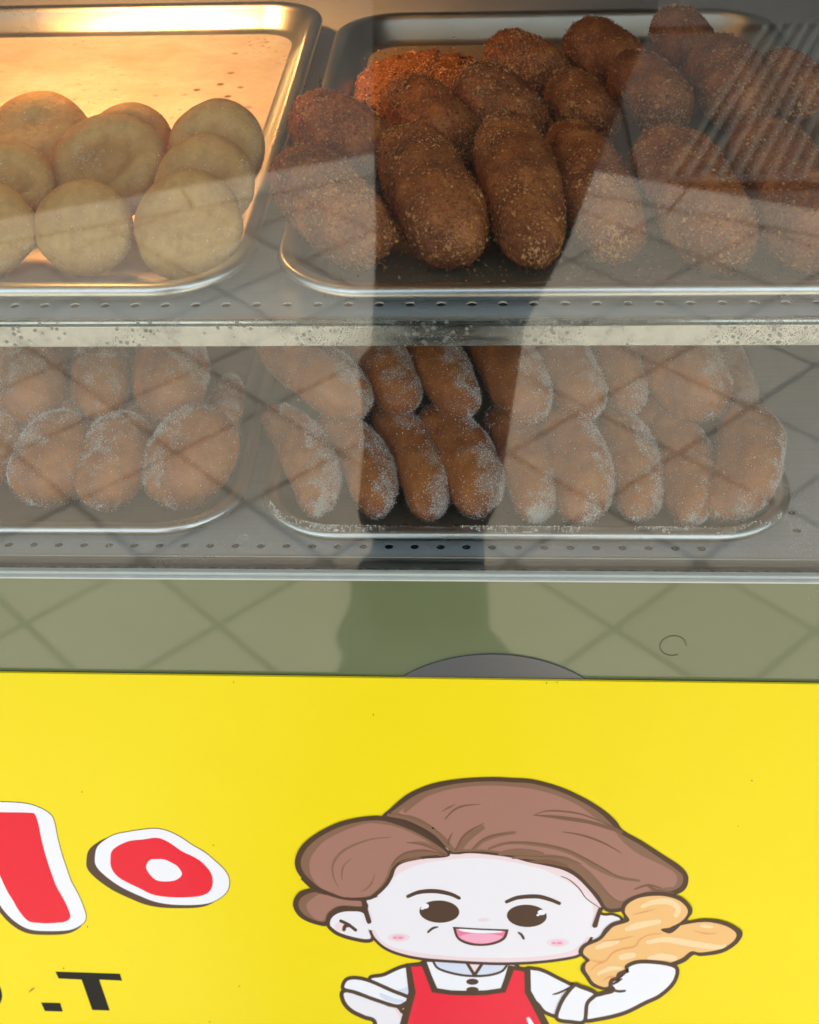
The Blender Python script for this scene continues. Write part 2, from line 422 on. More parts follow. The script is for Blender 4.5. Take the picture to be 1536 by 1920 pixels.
# dark round disc on the panel, half hidden by the sign
dc = P(925, 1268, y=-.002); rr = (P(1092, 1268, y=-.002)[0] - P(758, 1268, y=-.002)[0]) / 2
top = P(925, 1226, y=-.002)[2]
hh = top - dc[2]; R = (rr * rr + hh * hh) / (2 * hh)
# dried water ring on the panel
wm = MB(); wc = P(1262, 1211, y=-.0018); wr = px2m(25, wc)
for (ra, dz) in ((wr, 0), ):
    vv = [(wc[0] + q * math.cos(a_), -.0018 - .0001 * (q < wr), wc[2] + q * 1.05 * math.sin(a_)) for q in (wr, wr - .0007) for a_ in np.linspace(0, 2 * math.pi, 48, endpoint=False)]
    wm.add(vv, [(k, (k + 1) % 48, 48 + (k + 1) % 48, 48 + k) for k in range(40)])
wm.build('water_mark', plain('water_mark', (.085, .095, .05), .6), case)
# glass pane
b = MB(); b.box((CX0 + .003, -.0012 + .0016, zc1 + .001), (CX1 - .003, .0042, CTOP - .006)); gp = b.build('glass_pane', M['glass'], case)
# carcass
b = MB()
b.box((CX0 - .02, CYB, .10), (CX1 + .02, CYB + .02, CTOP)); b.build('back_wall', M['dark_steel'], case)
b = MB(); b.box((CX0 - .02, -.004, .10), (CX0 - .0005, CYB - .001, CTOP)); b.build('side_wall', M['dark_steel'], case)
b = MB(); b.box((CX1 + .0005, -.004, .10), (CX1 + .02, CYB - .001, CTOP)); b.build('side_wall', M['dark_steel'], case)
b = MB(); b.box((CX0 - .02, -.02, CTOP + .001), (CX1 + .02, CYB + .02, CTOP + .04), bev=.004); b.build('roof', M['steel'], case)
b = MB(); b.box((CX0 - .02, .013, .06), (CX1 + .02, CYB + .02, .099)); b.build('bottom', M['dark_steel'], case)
for x in (CX0, CX1 - .04):
    for y in (.03, CYB - .06):
        b = MB(); b.box((x, y, 0.001), (x + .04, y + .04, .059)); b.build('leg', M['dark_steel'], case)
od = MB(); N = 96
ring = [(dc[0] + R * math.sin(2 * math.pi * k / N), top - R + R * math.cos(2 * math.pi * k / N)) for k in range(N)]
od.add([(x, -.0028, z) for x, z in ring] + [(x, -.0016, z) for x, z in ring], [tuple(range(N))] + [(k, N + k, N + (k + 1) % N, (k + 1) % N) for k in range(N)])
od.build('round_disc', M['disc'], case)

# ------------------------------------------------------------------ unseen sun blocker, added overhead to keep the case in shade
aw = empty('sun_blocker', (0, .9, 2.36), label='flat sheet on posts, added overhead out of view to keep the sun off the display case', cat='sun_blocker')
M['blocker_sheet'] = plain('blocker_cloth', (.45, .43, .38), .9, 0, .2, .1, 8)
b = MB(); b.box((-2.0, -1.16, 2.36), (2.0, 1.0, 2.375)); b.build('blocker_sheet', M['blocker_sheet'], aw)
for x in (-1.9, 1.9):
    b = MB(); b.tube([(x, .9, .002), (x, .9, 2.355)], .022, 12); b.build('post', M['alu'], aw, True)

# ------------------------------------------------------------------ heat lamp
hl = empty('heat_lamp', (-.38, .42, 1.40), label='lit amber heat lamp hanging under the case roof above the pale doughnuts', cat='lamp')
b = MB(); b.lathe([(.012, .068), (.014, .03), (.03, .02), (.055, -.02), (.06, -.03), (.058, -.03), (.028, .016), (.001, .02)], (-.38, .42, 1.40), 32)
b.build('lamp_shade', M['alu'], hl, True)
t = NT('lamp_glow'); t.P(Base_Color=(1, .7, .35), Emission_Color=(1, .52, .18), Emission_Strength=22.0); M['glow'] = t.m
b = MB(); b.lathe([(.0005, .014), (.012, .01), (.02, -.004), (.022, -.016), (.016, -.03), (.0005, -.036)], (-.38, .42, 1.40), 24)
b.build('bulb', M['glow'], hl, True)
LAMP_W = 1.05
ll = bpy.data.lights.new('heat_lamp_light', 'SPOT'); ll.energy = LAMP_W * 4; ll.color = (1, .47, .17); ll.shadow_soft_size = .03
ll.spot_size = math.radians(112); ll.spot_blend = .6
lo = bpy.data.objects.new('heat_lamp_light', ll); C.objects.link(lo); lo.parent = hl
lo.location = (0, 0, -.045); lo.rotation_euler = (math.radians(4), math.radians(-6), 0)

# ------------------------------------------------------------------ trays
def rrect(x0, x1, y0, y1, r, n=10):
    r = max(r, .0005); pts = []
    for cx, cy, a0 in ((x1 - r, y1 - r, 0), (x0 + r, y1 - r, 90), (x0 + r, y0 + r, 180), (x1 - r, y0 + r, 270)):
        for k in range(n + 1):
            a = math.radians(a0 + 90 * k / n); pts.append((cx + r * math.cos(a), cy + r * math.sin(a)))
    return pts
def tray(x0, x1, y0, y1, z, label, seed, dust=0, dent=0.0):
    tr = empty('baking_tray', ((x0 + x1) / 2, (y0 + y1) / 2, z), label=label, cat='tray', group='aluminium trays on the two shelves')
    prof = [(.030, .0018), (.0245, .0026), (.0205, .0055), (.0125, .0205), (.0105, .0235), (.008, .0248), (.0030, .0250), (.0012, .0244), (0, .0226), (-.0003, .0205), (.0004, .0182), (.0018, .0176), (.0028, .0190)]
    vs_, fs = [], []; rng = random.Random(seed)
    for (ins, dz) in prof:
        for q in rrect(x0 + ins, x1 - ins, y0 + ins, y1 - ins, .062 - ins * .9): vs_.append((q[0], q[1], z + dz))
    n = len(vs_) // len(prof)
    vs_ = np.array(vs_)
    # slight waviness of a much used tray
    w = fbm(vs_ * 9 + seed, seed, 2)
    vs_[:, 1] += .0012 * w * (vs_[:, 2] > z + .004); vs_[:, 2] += .0009 * fbm(vs_ * 7 + seed * 3, seed + 5, 2) * (vs_[:, 2] > z + .004)
    for i in range(len(prof) - 1):
        for k in range(n):
            k2 = (k + 1) % n; fs.append((i * n + k, i * n + k2, (i + 1) * n + k2, (i + 1) * n + k))
    link('rim', mesh(vs_, fs), M['alu'], tr)
    link('base', mesh([(q[0], q[1], z + .0018) for q in rrect(x0 + .030, x1 - .030, y0 + .030, y1 - .030, .035)], [tuple(range(n))]), M['tray_floor' if seed == 1 else 'shaded_floor'], tr, False)
    return tr
tr1 = tray(-.548, -.147, .0125, .605, ZS + .0003, 'aluminium tray of pale ring doughnuts on the upper shelf, lit amber at its empty back', 1)
tr2 = tray(-.131, .272, .0102, .564, ZS + .0003, 'aluminium tray of dark crumb coated croquettes on the upper shelf', 2)
tr3 = tray(-.574, -.174, .0315, .620, ZL + .0003, 'aluminium tray of round sugared doughnuts on the lower shelf', 3)
tr4 = tray(-.164, .237, .0275, .615, ZL + .0003, 'sugar sprinkled aluminium tray of long sugared dough sticks on the lower shelf', 4)

# ------------------------------------------------------------------ baked goods
RNG = np.random.default_rng(7)
def surf(nu, nv, fn):
    """closed surface from fn(u in 0..2pi, s in -1..1) -> points, poles at the ends"""
    u = np.linspace(0, 2 * np.pi, nu, endpoint=False); s = np.sin(np.linspace(-np.pi / 2, np.pi / 2, nv)[1:-1])
    U, Sg = np.meshgrid(u, s); v = fn(U.ravel(), Sg.ravel()); n = nv - 2
    pole = fn(np.array([0., 0.]), np.array([-1., 1.]))
    V = np.vstack([v, pole]); F = []
    i = np.arange(n - 1)[:, None] * nu; k = np.arange(nu)[None, :]; k2 = (k + 1) % nu
    Q = np.stack([i + k, i + k2, i + nu + k2, i + nu + k], -1).reshape(-1, 4)
    F = [tuple(q) for q in Q.tolist()]
    a, bq = len(V) - 2, len(V) - 1
    F += [(a, (q + 1) % nu, q) for q in range(nu)] + [(bq, (n - 1) * nu + q, (n - 1) * nu + (q + 1) % nu) for q in range(nu)]
    return V, F
def vnormals(V, F):
    N_ = np.zeros_like(V)
    q = np.array([f if len(f) == 4 else (f[0], f[1], f[2], f[2]) for f in F])
    a = V[q[:, 2]] - V[q[:, 0]]; b_ = V[q[:, 3]] - V[q[:, 1]]
    tri = q[:, 2] == q[:, 3]; b_[tri] = V[q[tri, 2]] - V[q[tri, 1]]
    fn = np.cross(a, b_)
    for j in range(4): np.add.at(N_, q[:, j], fn)
    return N_ / np.maximum(np.linalg.norm(N_, axis=1, keepdims=True), 1e-12)
OCT_F = [(0, 2, 4), (2, 1, 4), (1, 3, 4), (3, 0, 4), (2, 0, 5), (1, 2, 5), (3, 1, 5), (0, 3, 5)]
def chips(pos, nrm, size, flat, rng, lift=.3):
    """irregular flat chips (6 corners each) strewn over points of a surface"""
    n = len(pos); r1 = rng.normal(size=(n, 3)); nn = nrm + rng.normal(size=(n, 3)) * .35; nn /= np.linalg.norm(nn, axis=1, keepdims=True)
    u = np.cross(nn, r1); u /= np.linalg.norm(u, axis=1, keepdims=True); w = np.cross(nn, u)
    s = size[:, None]; sh = lambda lo_, hi_: rng.uniform(lo_, hi_, (n, 1))
    c0 = pos + nrm * s * flat * lift
    pts = [c0 + u * s * sh(.6, 1.2), c0 - u * s * sh(.6, 1.2), c0 + w * s * sh(.4, 1.0), c0 - w * s * sh(.4, 1.0), c0 + nn * s * flat * sh(.7, 1.3), c0 - nn * s * flat]
    V = np.stack(pts, 1).reshape(-1, 3)
    F = (np.arange(n)[:, None, None] * 6 + np.array(OCT_F)[None]).reshape(-1, 3)
    return V, F
def frame(a, b, up=(0, 0, 1), roll=0.0):
    z = (b - a) / np.linalg.norm(b - a); x = np.cross(np.array(up, float), z)
    if np.linalg.norm(x) < 1e-4: x = np.array([1., 0, 0])
    x /= np.linalg.norm(x); y = np.cross(z, x)
    c_, s_ = math.cos(roll), math.sin(roll)
    return np.stack([x * c_ + y * s_, -x * s_ + y * c_, z], 1)
def finish(name, V, F, R, ctr, label, cat, group, kind, rng, mask_dir=None, n_chip=0, zfloor=None, chipsize=.00078):
    """turn a local surface into the finished bread with its coating, origin at its centre"""
    V = V @ R.T
    if zfloor is not None:      # dough rests flat where it meets the tray
        zmin = zfloor - ctr[2]; low = V[:, 2] < zmin; V[low, 2] = zmin + (V[low, 2] - zmin) * .08
    Nn = vnormals(V, F)
    if np.mean(np.sum(Nn * V, axis=1)) < 0: F = [f[::-1] for f in F]; Nn = -Nn
    nb = len(V)
    if kind == 'crumb':
        V = V + Nn * (.0007 * fbm(V * 420 + 9, int(rng.integers(999)), 2)[:, None])
        w_ = np.clip(fbm(V * 38 + 5, int(rng.integers(999)), 3) * .9 + .55, .12, 1.2); idx = rng.choice(nb, n_chip, p=w_ / w_.sum())
        sz = chipsize * rng.lognormal(0, .42, n_chip)
        cv, cf = chips(V[idx] + rng.normal(size=(n_chip, 3)) * .0008, Nn[idx], sz, .45, rng)
        mi = np.zeros(len(F) + len(cf), int)
        gold = fbm(V[idx] * 45, int(rng.integers(999)), 2) * .5 + rng.random(n_chip)
        mi[len(F):] = np.repeat(np.where(gold > .62, 1, 2), 8)
        mats = [M['crust'], M['crumb_gold'], M['crumb_brown']]
        mask = np.zeros(nb)
    else:
        d = np.asarray(mask_dir if mask_dir is not None else (0.6, .2, .8), float); d /= np.linalg.norm(d)
        mask = np.clip((Nn @ d) * 1.25 + fbm(V * 110 + 3, int(rng.integers(999)), 4) * .6 - .5, 0, 1)
        pr = (mask + .14) ** 1.3; pr /= pr.sum()
        idx = rng.choice(nb, n_chip, p=pr); sz = .00027 * rng.lognormal(0, .4, n_chip)
        cv, cf = chips(V[idx] + rng.normal(size=(n_chip, 3)) * .0008, Nn[idx], sz, .9, rng)
        mi = np.zeros(len(F) + len(cf), int); mi[len(F):] = 1
        mats = [M['pale_dough'] if kind == 'pale' else M['sugar_dough'], M['sugar']]
    me = mesh(np.vstack([V, cv]), F + [tuple(q) for q in (cf + nb).tolist()], mi.tolist())
    at = me.attributes.new('sugar', 'FLOAT', 'POINT'); at.data.foreach_set('value', np.concatenate([mask, np.ones(len(cv))]).astype(np.float32))
    o = link(name, me, mats); o.location = ctr
    sm = np.zeros(len(me.polygons), bool); sm[:len(F)] = True; me.polygons.foreach_set('use_smooth', sm.tolist())
    return props(o, label=label, cat=cat, group=group)

def roll_bread(a, b, r, kind, label, cat, group, name, seed, bend=0., flat=.9, lump=.06, nchip=3000, mask_dir=None, zf=None, p=2.5, taper=0.0, nu=150, nv=170):
    a, b = np.array(a, float), np.array(b, float); rng = np.random.default_rng(seed)
    ctr = (a + b) / 2; Lh = np.linalg.norm(b - a) / 2 + r
    def fn(u, s):
        t_ = s; pr = (1 - np.abs(t_) ** p) ** (1 / 2.05) * (1 + taper * t_)
        x = np.cos(u) * r * pr; y = np.sin(u) * r * flat * pr; z = t_ * Lh
        v = np.stack([x, y, z], 1)
        nrm = np.stack([np.cos(u), np.sin(u), t_ * .8], 1)
        v = v + nrm * (r * lump * fbm(v * 28 + seed, seed, 3))[:, None]
        v[:, 0] += bend * (1 - (z / Lh) ** 2) * Lh
        v[:, 0] -= bend * .5 * Lh
        return v
    V, F = surf(nu, nv, fn)
    return finish(name, V, F, frame(a, b), ctr, label, cat, group, kind, rng, mask_dir, nchip, zf)

# --- upper right tray: crumb coated croquettes (pixel ends, radius in photo pixels, heights above the tray floor)
FL = ZS + .0025
def croq(a, b, rpx, za, zb, label, seed, **k):
    pa = P(*a, z=FL + za); pb = P(*b, z=FL + zb); r = px2m(rpx * 1.07, pa)
    k.setdefault('nchip', 6500); k.setdefault('p', 3.1); k.setdefault('lump', .07)
    return roll_bread(pa, pb, r, 'crumb', label, 'croquette', 'crumb coated croquettes on the upper tray', 'croquette', seed, zf=FL, **k)
croq((668, 434), (572, 335), 76, .028, .040, 'large croquette at the left end of the front row, leaning over the tray rim', 11)
croq((842, 431), (775, 295), 79, .026, .040, 'dark croquette in the front row, directly left of the tall upright one', 12)
croq((1000, 441), (950, 262), 73, .026, .046, 'tall upright croquette in the middle of the front row with a rounded narrow top', 13)
croq((1150, 439), (1084, 290), 68, .024, .036, 'narrow croquette in the front row, squeezed just right of the tall upright one', 14, p=2.8)
croq((1345, 434), (1258, 302), 82, .028, .042, 'broad croquette in the front row, second from the right', 15)
croq((1530, 434), (1432, 290), 88, .029, .042, 'croquette at the right end of the front row, cut by the photo edge', 16)
croq((690, 285), (612, 235), 70, .030, .040, 'croquette behind the leftmost front one, resting against the tray side', 18)
croq((845, 262), (775, 198), 66, .026, .036, 'dark croquette in the second row, in front of the orange crumb heap', 19)
croq((960, 225), (918, 188), 66, .026, .036, 'croquette in the second row, behind the tall upright one', 20)
croq((1105, 225), (1072, 178), 53, .024, .032, 'small round ended croquette in the second row, right of centre', 21)
croq((1240, 195), (1195, 150), 58, .024, .032, 'croquette in the second row under the pale wedge of reflection', 22)
croq((1010, 130), (965, 108), 52, .024, .030, 'croquette in the back row, nearest to the orange crumb heap', 23)
croq((1150, 115), (1115, 92), 56, .026, .032, 'croquette in the back row, second from the crumb heap', 24)
croq((1295, 90), (1272, 62), 50, .024, .032, 'croquette in the back row, third from the crumb heap, faint behind the striped reflection', 25, nchip=2500)
croq((1390, 190), (1352, 128), 64, .026, .034, 'croquette at the right of the second row, behind the two broad front ones', 26)
croq((1100, 330), (1070, 270), 55, .020, .022, 'shadowed croquette right behind the tall upright one', 27, nchip=1500)
croq((1510, 180), (1470, 150), 58, .026, .030, 'croquette at the far right of the back rows, dim behind the reflection', 28, nchip=2500)
# orange crumb heap at the back of the tray
hc = P(800, 165, z=FL); rng = np.random.default_rng(5)
def heap(u, s):
    rr_ = np.sqrt(np.clip(1 - s * s, 0, 1)); v = np.stack([np.cos(u) * .066 * rr_, np.sin(u) * .075 * rr_, np.maximum(s, -.02) * .015], 1)
    return v + (fbm(v * 45, 3, 4) * .0045)[:, None] * np.array([1, 1, .7])
V, F = surf(140, 120, heap); V[:, 2] = np.maximum(V[:, 2], -.001)
Nn = vnormals(V, F); n = 9000; idx = rng.integers(0, len(V), n); keep = V[idx, 2] > 0; idx = idx[keep]
if np.mean(Nn[V[:, 2] > .02, 2]) < 0: F = [f[::-1] for f in F]; Nn = -Nn
loose = np.stack([rng.normal(0, .085, 1500), rng.normal(.0, .07, 1500), np.full(1500, .0006)], 1)
loose = loose[np.hypot(loose[:, 0], loose[:, 1]) < .11]
cpos = np.vstack([V[idx], loose]); cn = np.vstack([Nn[idx], np.tile([0, 0, 1.], (len(loose), 1))])
cv, cf = chips(cpos + rng.normal(size=cpos.shape) * .0006 * np.array([1, 1, .3]), cn, .001 * rng.lognormal(0, .35, len(cpos)), .5, rng)
mi = np.zeros(len(F) + len(cf), int); mi[len(F):] = np.repeat(rng.choice([0, 1], len(cpos), p=[.7, .3]), 8)
o = link('crumb_heap', mesh(np.vstack([V, cv]), F + [tuple(q) for q in (cf + len(V)).tolist()], mi.tolist()), [M['crumb_orange'], M['crumb_gold']], None, False)
o.location = hc; props(o, label='heap of loose orange breadcrumbs at the back of the croquette tray', cat='breadcrumbs', kind='stuff')

rng = np.random.default_rng(21); n = 2600
pos = np.stack([rng.uniform(-.10, .245, n), rng.uniform(.036, .20, n) ** 1.0, np.full(n, FL - .0002)], 1)
cv, cf = chips(pos, np.tile([0, 0, 1.], (n, 1)), .0008 * rng.lognormal(0, .45, n), .5, rng)
mi = np.repeat(rng.choice([0, 1], n, p=[.45, .55]), 8)
o = link('loose_crumbs', mesh(cv, cf.tolist(), mi.tolist()), [M['crumb_gold'], M['crumb_brown']], None, False)
props(o, label='fallen golden breadcrumbs on the tray around the front row of croquettes', cat='breadcrumbs', kind='stuff')

# --- upper left tray: pale ring doughnuts leaning on each other
def ring_bread(cpx, rpx, zc, tilt, label, seed, dimple=.55, oval=1.0, roll=0., thick=.43, yaw=0.):
    ctr = P(*cpx, z=FL + zc); R_ = px2m(rpx, ctr); rng = np.random.default_rng(seed)
    def fn(u, s):
        phi = np.arcsin(np.clip(s, -1, 1)); rho = np.cos(phi); side = np.sin(phi)
        zz = np.sign(side) * np.abs(side) ** .85 * thick * R_
        d_ = dimple * thick * R_ * np.exp(-(((np.cos(u) * rho) / .5) ** 2 + ((np.sin(u) * rho - .06) / .27) ** 2))
        zz = zz - np.where(side > 0, 1.0, .15) * d_
        x = rho ** .8 * R_ * np.cos(u) * oval; y = rho ** .8 * R_ * np.sin(u)
        v = np.stack([x, y, zz], 1)
        v = v + v / np.maximum(np.linalg.norm(v, axis=1, keepdims=True), 1e-6) * (R_ * .075 * fbm(v * 22 + seed, seed, 3))[:, None]
        v[:, 2] += (R_ * .03 * fbm(v * 45 + seed, seed + 9, 2))
        return v
    V, F = surf(120, 150, fn)
    cr, sr = math.cos(roll), math.sin(roll); V = V @ np.array([[cr, sr, 0], [-sr, cr, 0], [0, 0, 1]])
    nz = np.array([math.sin(yaw), -math.sin(tilt) * math.cos(yaw), math.cos(tilt)]); nz /= np.linalg.norm(nz)
    x = np.cross(np.array([0, 1., .01]), nz); x /= np.linalg.norm(x); y = np.cross(nz, x)
    return finish('ring_doughnut', V, F, np.stack([x, y, nz], 1), ctr, label, 'doughnut', 'pale ring doughnuts on the upper tray', 'pale', rng, (.9, -.5, -.2), 600, FL)
T = math.radians
ring_bread((158, 425), 92, .030, T(50), 'round pale doughnut in the front row, second from the right end', 31, .25)
ring_bread((356, 424), 104, .032, T(52), 'round pale doughnut at the right end of the front row with a shallow central dimple', 32, .5)
ring_bread((-15, 430), 88, .030, T(48), 'pale doughnut at the left of the front row, cut by the photo edge', 33, .6)
ring_bread((200, 318), 102, .046, T(48), 'pale doughnut in the second row with a deep oval fold across its middle', 34, 1.25, 1.1, .5)
ring_bread((385, 345), 96, .044, T(40), 'pale doughnut in the second row, just behind the right end of the front row', 35, .6)
ring_bread((20, 350), 84, .044, T(45), 'curled pale doughnut in the second row at the left side of the photo', 36, .95)
ring_bread((72, 262), 96, .052, T(40), 'wide domed pale doughnut at the back left of the pile', 37, .15, 1.05)
ring_bread((245, 270), 78, .050, T(40), 'small pale doughnut at the middle of the back row', 38, .85)
ring_bread((410, 275), 88, .054, T(48), 'tall pale doughnut at the right of the back row, leaning towards the tray side', 39, .5, 1.0, 0, .55, .15)

# --- lower left tray: round sugared doughnuts
FL2 = ZL + .0025
def sug(a, b, rpx, za, zb, label, seed, name='sugared_doughnut', cat='doughnut', group='round sugared doughnuts on the lower tray', **k):
    pa = P(*a, z=FL2 + za); pb = P(*b, z=FL2 + zb); r = px2m(rpx, pa)
    k.setdefault('nchip', 9000); k.setdefault('lump', .08)
    return roll_bread(pa, pb, r, 'sugar', label, cat, group, name, seed, zf=FL2, **k)
sug((88, 885), (112, 835), 74, .027, .036, 'sugared doughnut in the front row, second from the left edge of the photo', 41, mask_dir=(-.7, .3, .7))
sug((205, 895), (225, 835), 66, .026, .036, 'narrow sugared doughnut in the front row between two wider ones', 42, mask_dir=(-.3, .5, .8))
sug((350, 880), (372, 835), 80, .029, .038, 'largest sugared doughnut at the right end of the front row', 43, mask_dir=(-.8, .3, .4))
sug((-15, 850), (-5, 815), 62, .026, .034, 'sugared doughnut of the front row cut by the left edge of the photo', 44)
sug((58, 735), (48, 660), 68, .062, .070, 'sugared doughnut lying on top of the pile at the left', 45, mask_dir=(-.5, .4, .7))
sug((190, 742), (190, 670), 55, .060, .068, 'smallest sugared doughnut on top of the pile, under the stained rail', 46, mask_dir=(0, .4, .7))
sug((320, 730), (325, 660), 70, .062, .070, 'sugared doughnut on top of the pile, nearest to the tray of dough sticks', 47, mask_dir=(.5, .5, .7))
sug((420, 800), (430, 730), 34, .030, .034, 'sugared doughnut half hidden behind the largest one at the right of the pile', 48, nchip=2500)
sug((130, 800), (130, 740), 60, .034, .038, 'sugared doughnut deep in the middle of the pile, mostly hidden', 49, nchip=2500)
sug((260, 810), (260, 750), 50, .030, .034, 'shadowed sugared doughnut wedged under the top row of the pile', 50, nchip=2000)

# --- lower right tray: long sugared dough sticks
GS = 'sugared dough sticks on the lower tray'
def stick(a, b, rpx, za, zb, label, seed, **k):
    k.setdefault('p', 2.9); k.setdefault('lump', .075)
    dx_, dy_ = a[0] - b[0], a[1] - b[1]; a = (a[0] + dx_ * .10, a[1] + dy_ * .10); b = (b[0] - dx_ * .14, b[1] - dy_ * .14)
    return sug(a, b, rpx * 1.12, za, zb, label, seed, 'dough_stick', 'doughnut', GS, **k)
md = (.85, -.05, .45)
stick((592, 918), (540, 808), 46, .021, .028, 'sugared stick at the left end of the front row, beside the dusted tray corner', 61, bend=-0.19, mask_dir=(.7, -.2, .5))
stick((700, 922), (645, 822), 45, .021, .028, 'sugared stick in the front row, second from the left end', 62, bend=-0.17, mask_dir=md)
stick((800, 920), (744, 808), 46, .021, .028, 'dark sugared stick in the front row, third from the left end', 63, bend=-0.17, mask_dir=md)
stick((885, 912), (838, 815), 55, .024, .030, 'dark thick stick, fourth from the left in the front row', 64, bend=-0.14, mask_dir=md)
stick((1000, 922), (958, 815), 48, .022, .029, 'sugared stick in the front row, fifth from the left end', 65, bend=-0.13, mask_dir=(.5, -.6, .2))
stick((1088, 920), (1056, 820), 56, .024, .030, 'stick in the front row with a thick sugar crust on its right edge', 66, bend=-0.15, mask_dir=(.95, -.1, .3))
stick((1195, 925), (1162, 818), 48, .022, .029, 'sugared stick in the front row, third from the right end', 67, bend=-0.14, mask_dir=md)
stick((1292, 930), (1262, 820), 48, .022, .029, 'sugared stick in the front row, second from the right end', 68, bend=-0.14, mask_dir=(.95, -.3, .1))
stick((1376, 915), (1392, 812), 60, .026, .032, 'thick sugared stick at the right end of the front row, curving along the tray wall', 69, bend=-0.24, mask_dir=(.95, -.2, -.1))
stick((635, 730), (545, 660), 56, .058, .066, 'pale stick lying across the top of the pile at its left end', 71, mask_dir=(.5, .3, .7))
stick((738, 722), (690, 640), 48, .056, .066, 'dark stick in the top layer, second from the left end', 72, mask_dir=(.7, .2, .7))
stick((855, 735), (795, 640), 46, .056, .066, 'slanting stick in the top layer, third from the left end', 73, mask_dir=(.7, .2, .6))
stick((980, 735), (935, 650), 55, .058, .068, 'bright tipped stick in the middle of the top layer', 74, mask_dir=(.8, .2, .4))
stick((1085, 735), (1045, 650), 49, .056, .066, 'stick in the top layer, just right of the bright tipped one', 75, mask_dir=(.7, .2, .5))
stick((1172, 725), (1150, 650), 44, .054, .066, 'narrow stick in the top layer, second from the right end', 76, mask_dir=(.6, .3, .5))
stick((1298, 722), (1255, 655), 66, .060, .070, 'thick stick with a broad sugar patch at the right end of the top layer', 77, mask_dir=(.4, .4, .8))
stick((1385, 760), (1350, 670), 42, .034, .040, 'stick low behind the thick one at the right end of the pile', 78, nchip=2500)
stick((740, 775), (700, 720), 42, .028, .030, 'stick mostly hidden deep under the top layer at the left', 79, nchip=1200)
stick((1000, 775), (960, 720), 42, .028, .030, 'stick mostly hidden deep under the middle of the top layer', 80, nchip=1200)
stick((1215, 775), (1190, 720), 42, .028, .030, 'stick mostly hidden deep under the top layer at the right', 81, nchip=1200)

# loose sugar lying on the lower right tray and on the shelf
rng = np.random.default_rng(12); pts = []
def on_tray(n, x0, x1, y0, y1, z, zs=.0): return np.stack([rng.uniform(x0, x1, n), rng.uniform(y0, y1, n), np.full(n, z)], 1)
n = 9000
xx = rng.uniform(-.155, .225, n); dd = rng.uniform(0, 1, n)        # across the front wall and flange
prof = np.array([(.0005, .0228), (.003, .0252), (.009, .0247), (.0125, .0208), (.0205, .0058), (.026, .0024), (.032, .0021)])
ins = np.interp(dd * 6, range(7), prof[:, 0]); hz = np.interp(dd * 6, range(7), prof[:, 1])
edge = np.maximum(-.102 - xx, 0) + np.maximum(xx - .175, 0)       # follow the rounded corners
yo = .062 - np.sqrt(np.maximum(.062 ** 2 - np.minimum(edge, .0615) ** 2, 0))
m_ = fbm(np.stack([xx * 30, dd * 3, xx * 0], 1), 4, 3) + np.where(xx < -.10, .9, 0) + np.where(xx > .17, .25, 0) > rng.uniform(-.2, 1.3, n)
pts.append(np.stack([xx, .0275 + ins + yo, ZL + .0011 + hz], 1)[m_])
pos = np.vstack(pts); cv, cf = chips(pos, np.tile([0, 0, 1.], (len(pos), 1)), rng.uniform(.0003, .0009, len(pos)), .9, rng)
o = link('spilled_sugar', mesh(cv, cf.tolist()), M['sugar'], None, False)
props(o, label='white sugar grains spilled along the rim of the dough stick tray', cat='sugar', kind='stuff')
n = 700
a = np.stack([rng.uniform(-.35, .28, n), rng.uniform(.034, .05, n), np.full(n, ZL + .0003)], 1)
b1 = np.stack([.0, .0, .0] + rng.normal(size=(120, 3)) * np.array([.004, .004, 0]), 0) + P(455, 1008, z=ZL + .0003)
b2 = rng.normal(size=(500, 3)) * np.array([.006, .03, 0]) + P(1490, 975, z=ZL + .0003)
pos = np.vstack([a, b1, b2]); cv, cf = chips(pos, np.tile([0, 0, 1.], (len(pos), 1)), rng.uniform(.0002, .0005, len(pos)), .8, rng)
o = link('shelf_crumbs', mesh(cv, cf.tolist()), M['sugar'], None, False)
props(o, label='sugar and crumbs scattered on the lower shelf in front of the trays', cat='sugar', kind='stuff')

# ------------------------------------------------------------------ the yellow sign
SY = -.0045
sign = empty('yellow_sign', (-.05, SY, .30), label='glossy yellow shop sign with red letters and a cartoon baker holding a twisted doughnut', cat='sign')
def paint(name, col, rough=.32): return plain('print_' + name, col, rough, 0, .12)
K = {'yellow': None, 'brown': paint('dark_brown', (.085, .047, .030)), 'hair': paint('hair', (.36, .175, .135)), 'hair2': paint('hair_shade', (.235, .125, .080)),
     'hair3': paint('hair_line', (.19, .095, .062)), 'skin': paint('skin', (.78, .75, .80)), 'pink': paint('pale_pink', (.80, .63, .67)), 'white': paint('white', (.80, .80, .86)),
     'grey': paint('cloth_shade', (.62, .66, .80)), 'red': paint('red', (.82, .028, .055)), 'letter_red': paint('letter_red', (.80, .018, .04)), 'mouth': paint('mouth', (.80, .20, .34)),
     'tongue': paint('tongue', (.85, .38, .52)), 'blush': paint('blush', (.82, .50, .60)), 'blush2': paint('blush_line', (.78, .25, .42)),
     'dough': paint('dough', (.83, .48, .20)), 'dough2': paint('dough_light', (.86, .62, .36)), 'dough3': paint('dough_line', (.78, .33, .13)),
     'black': plain('print_black', (.014, .013, .012), .6, 0, .15), 'shadow': paint('letter_side', (.095, .05, .035))}
t = NT('print_yellow'); c = t.coord()
t.P(Base_Color=t.mix(t.noise(6, c, 3), (.82, .63, .015), (.87, .685, .018)), Roughness=.36, Specular_IOR_Level=.2,
    Normal=t.bump(t.noise(14, c, 2), .05, .002))
K['yellow'] = t.m
tl, trr = P(-230, 1257, y=SY), P(1900, 1289, y=SY)
b = MB(); z0 = .16
tl[0], trr[0] = -.66, .455
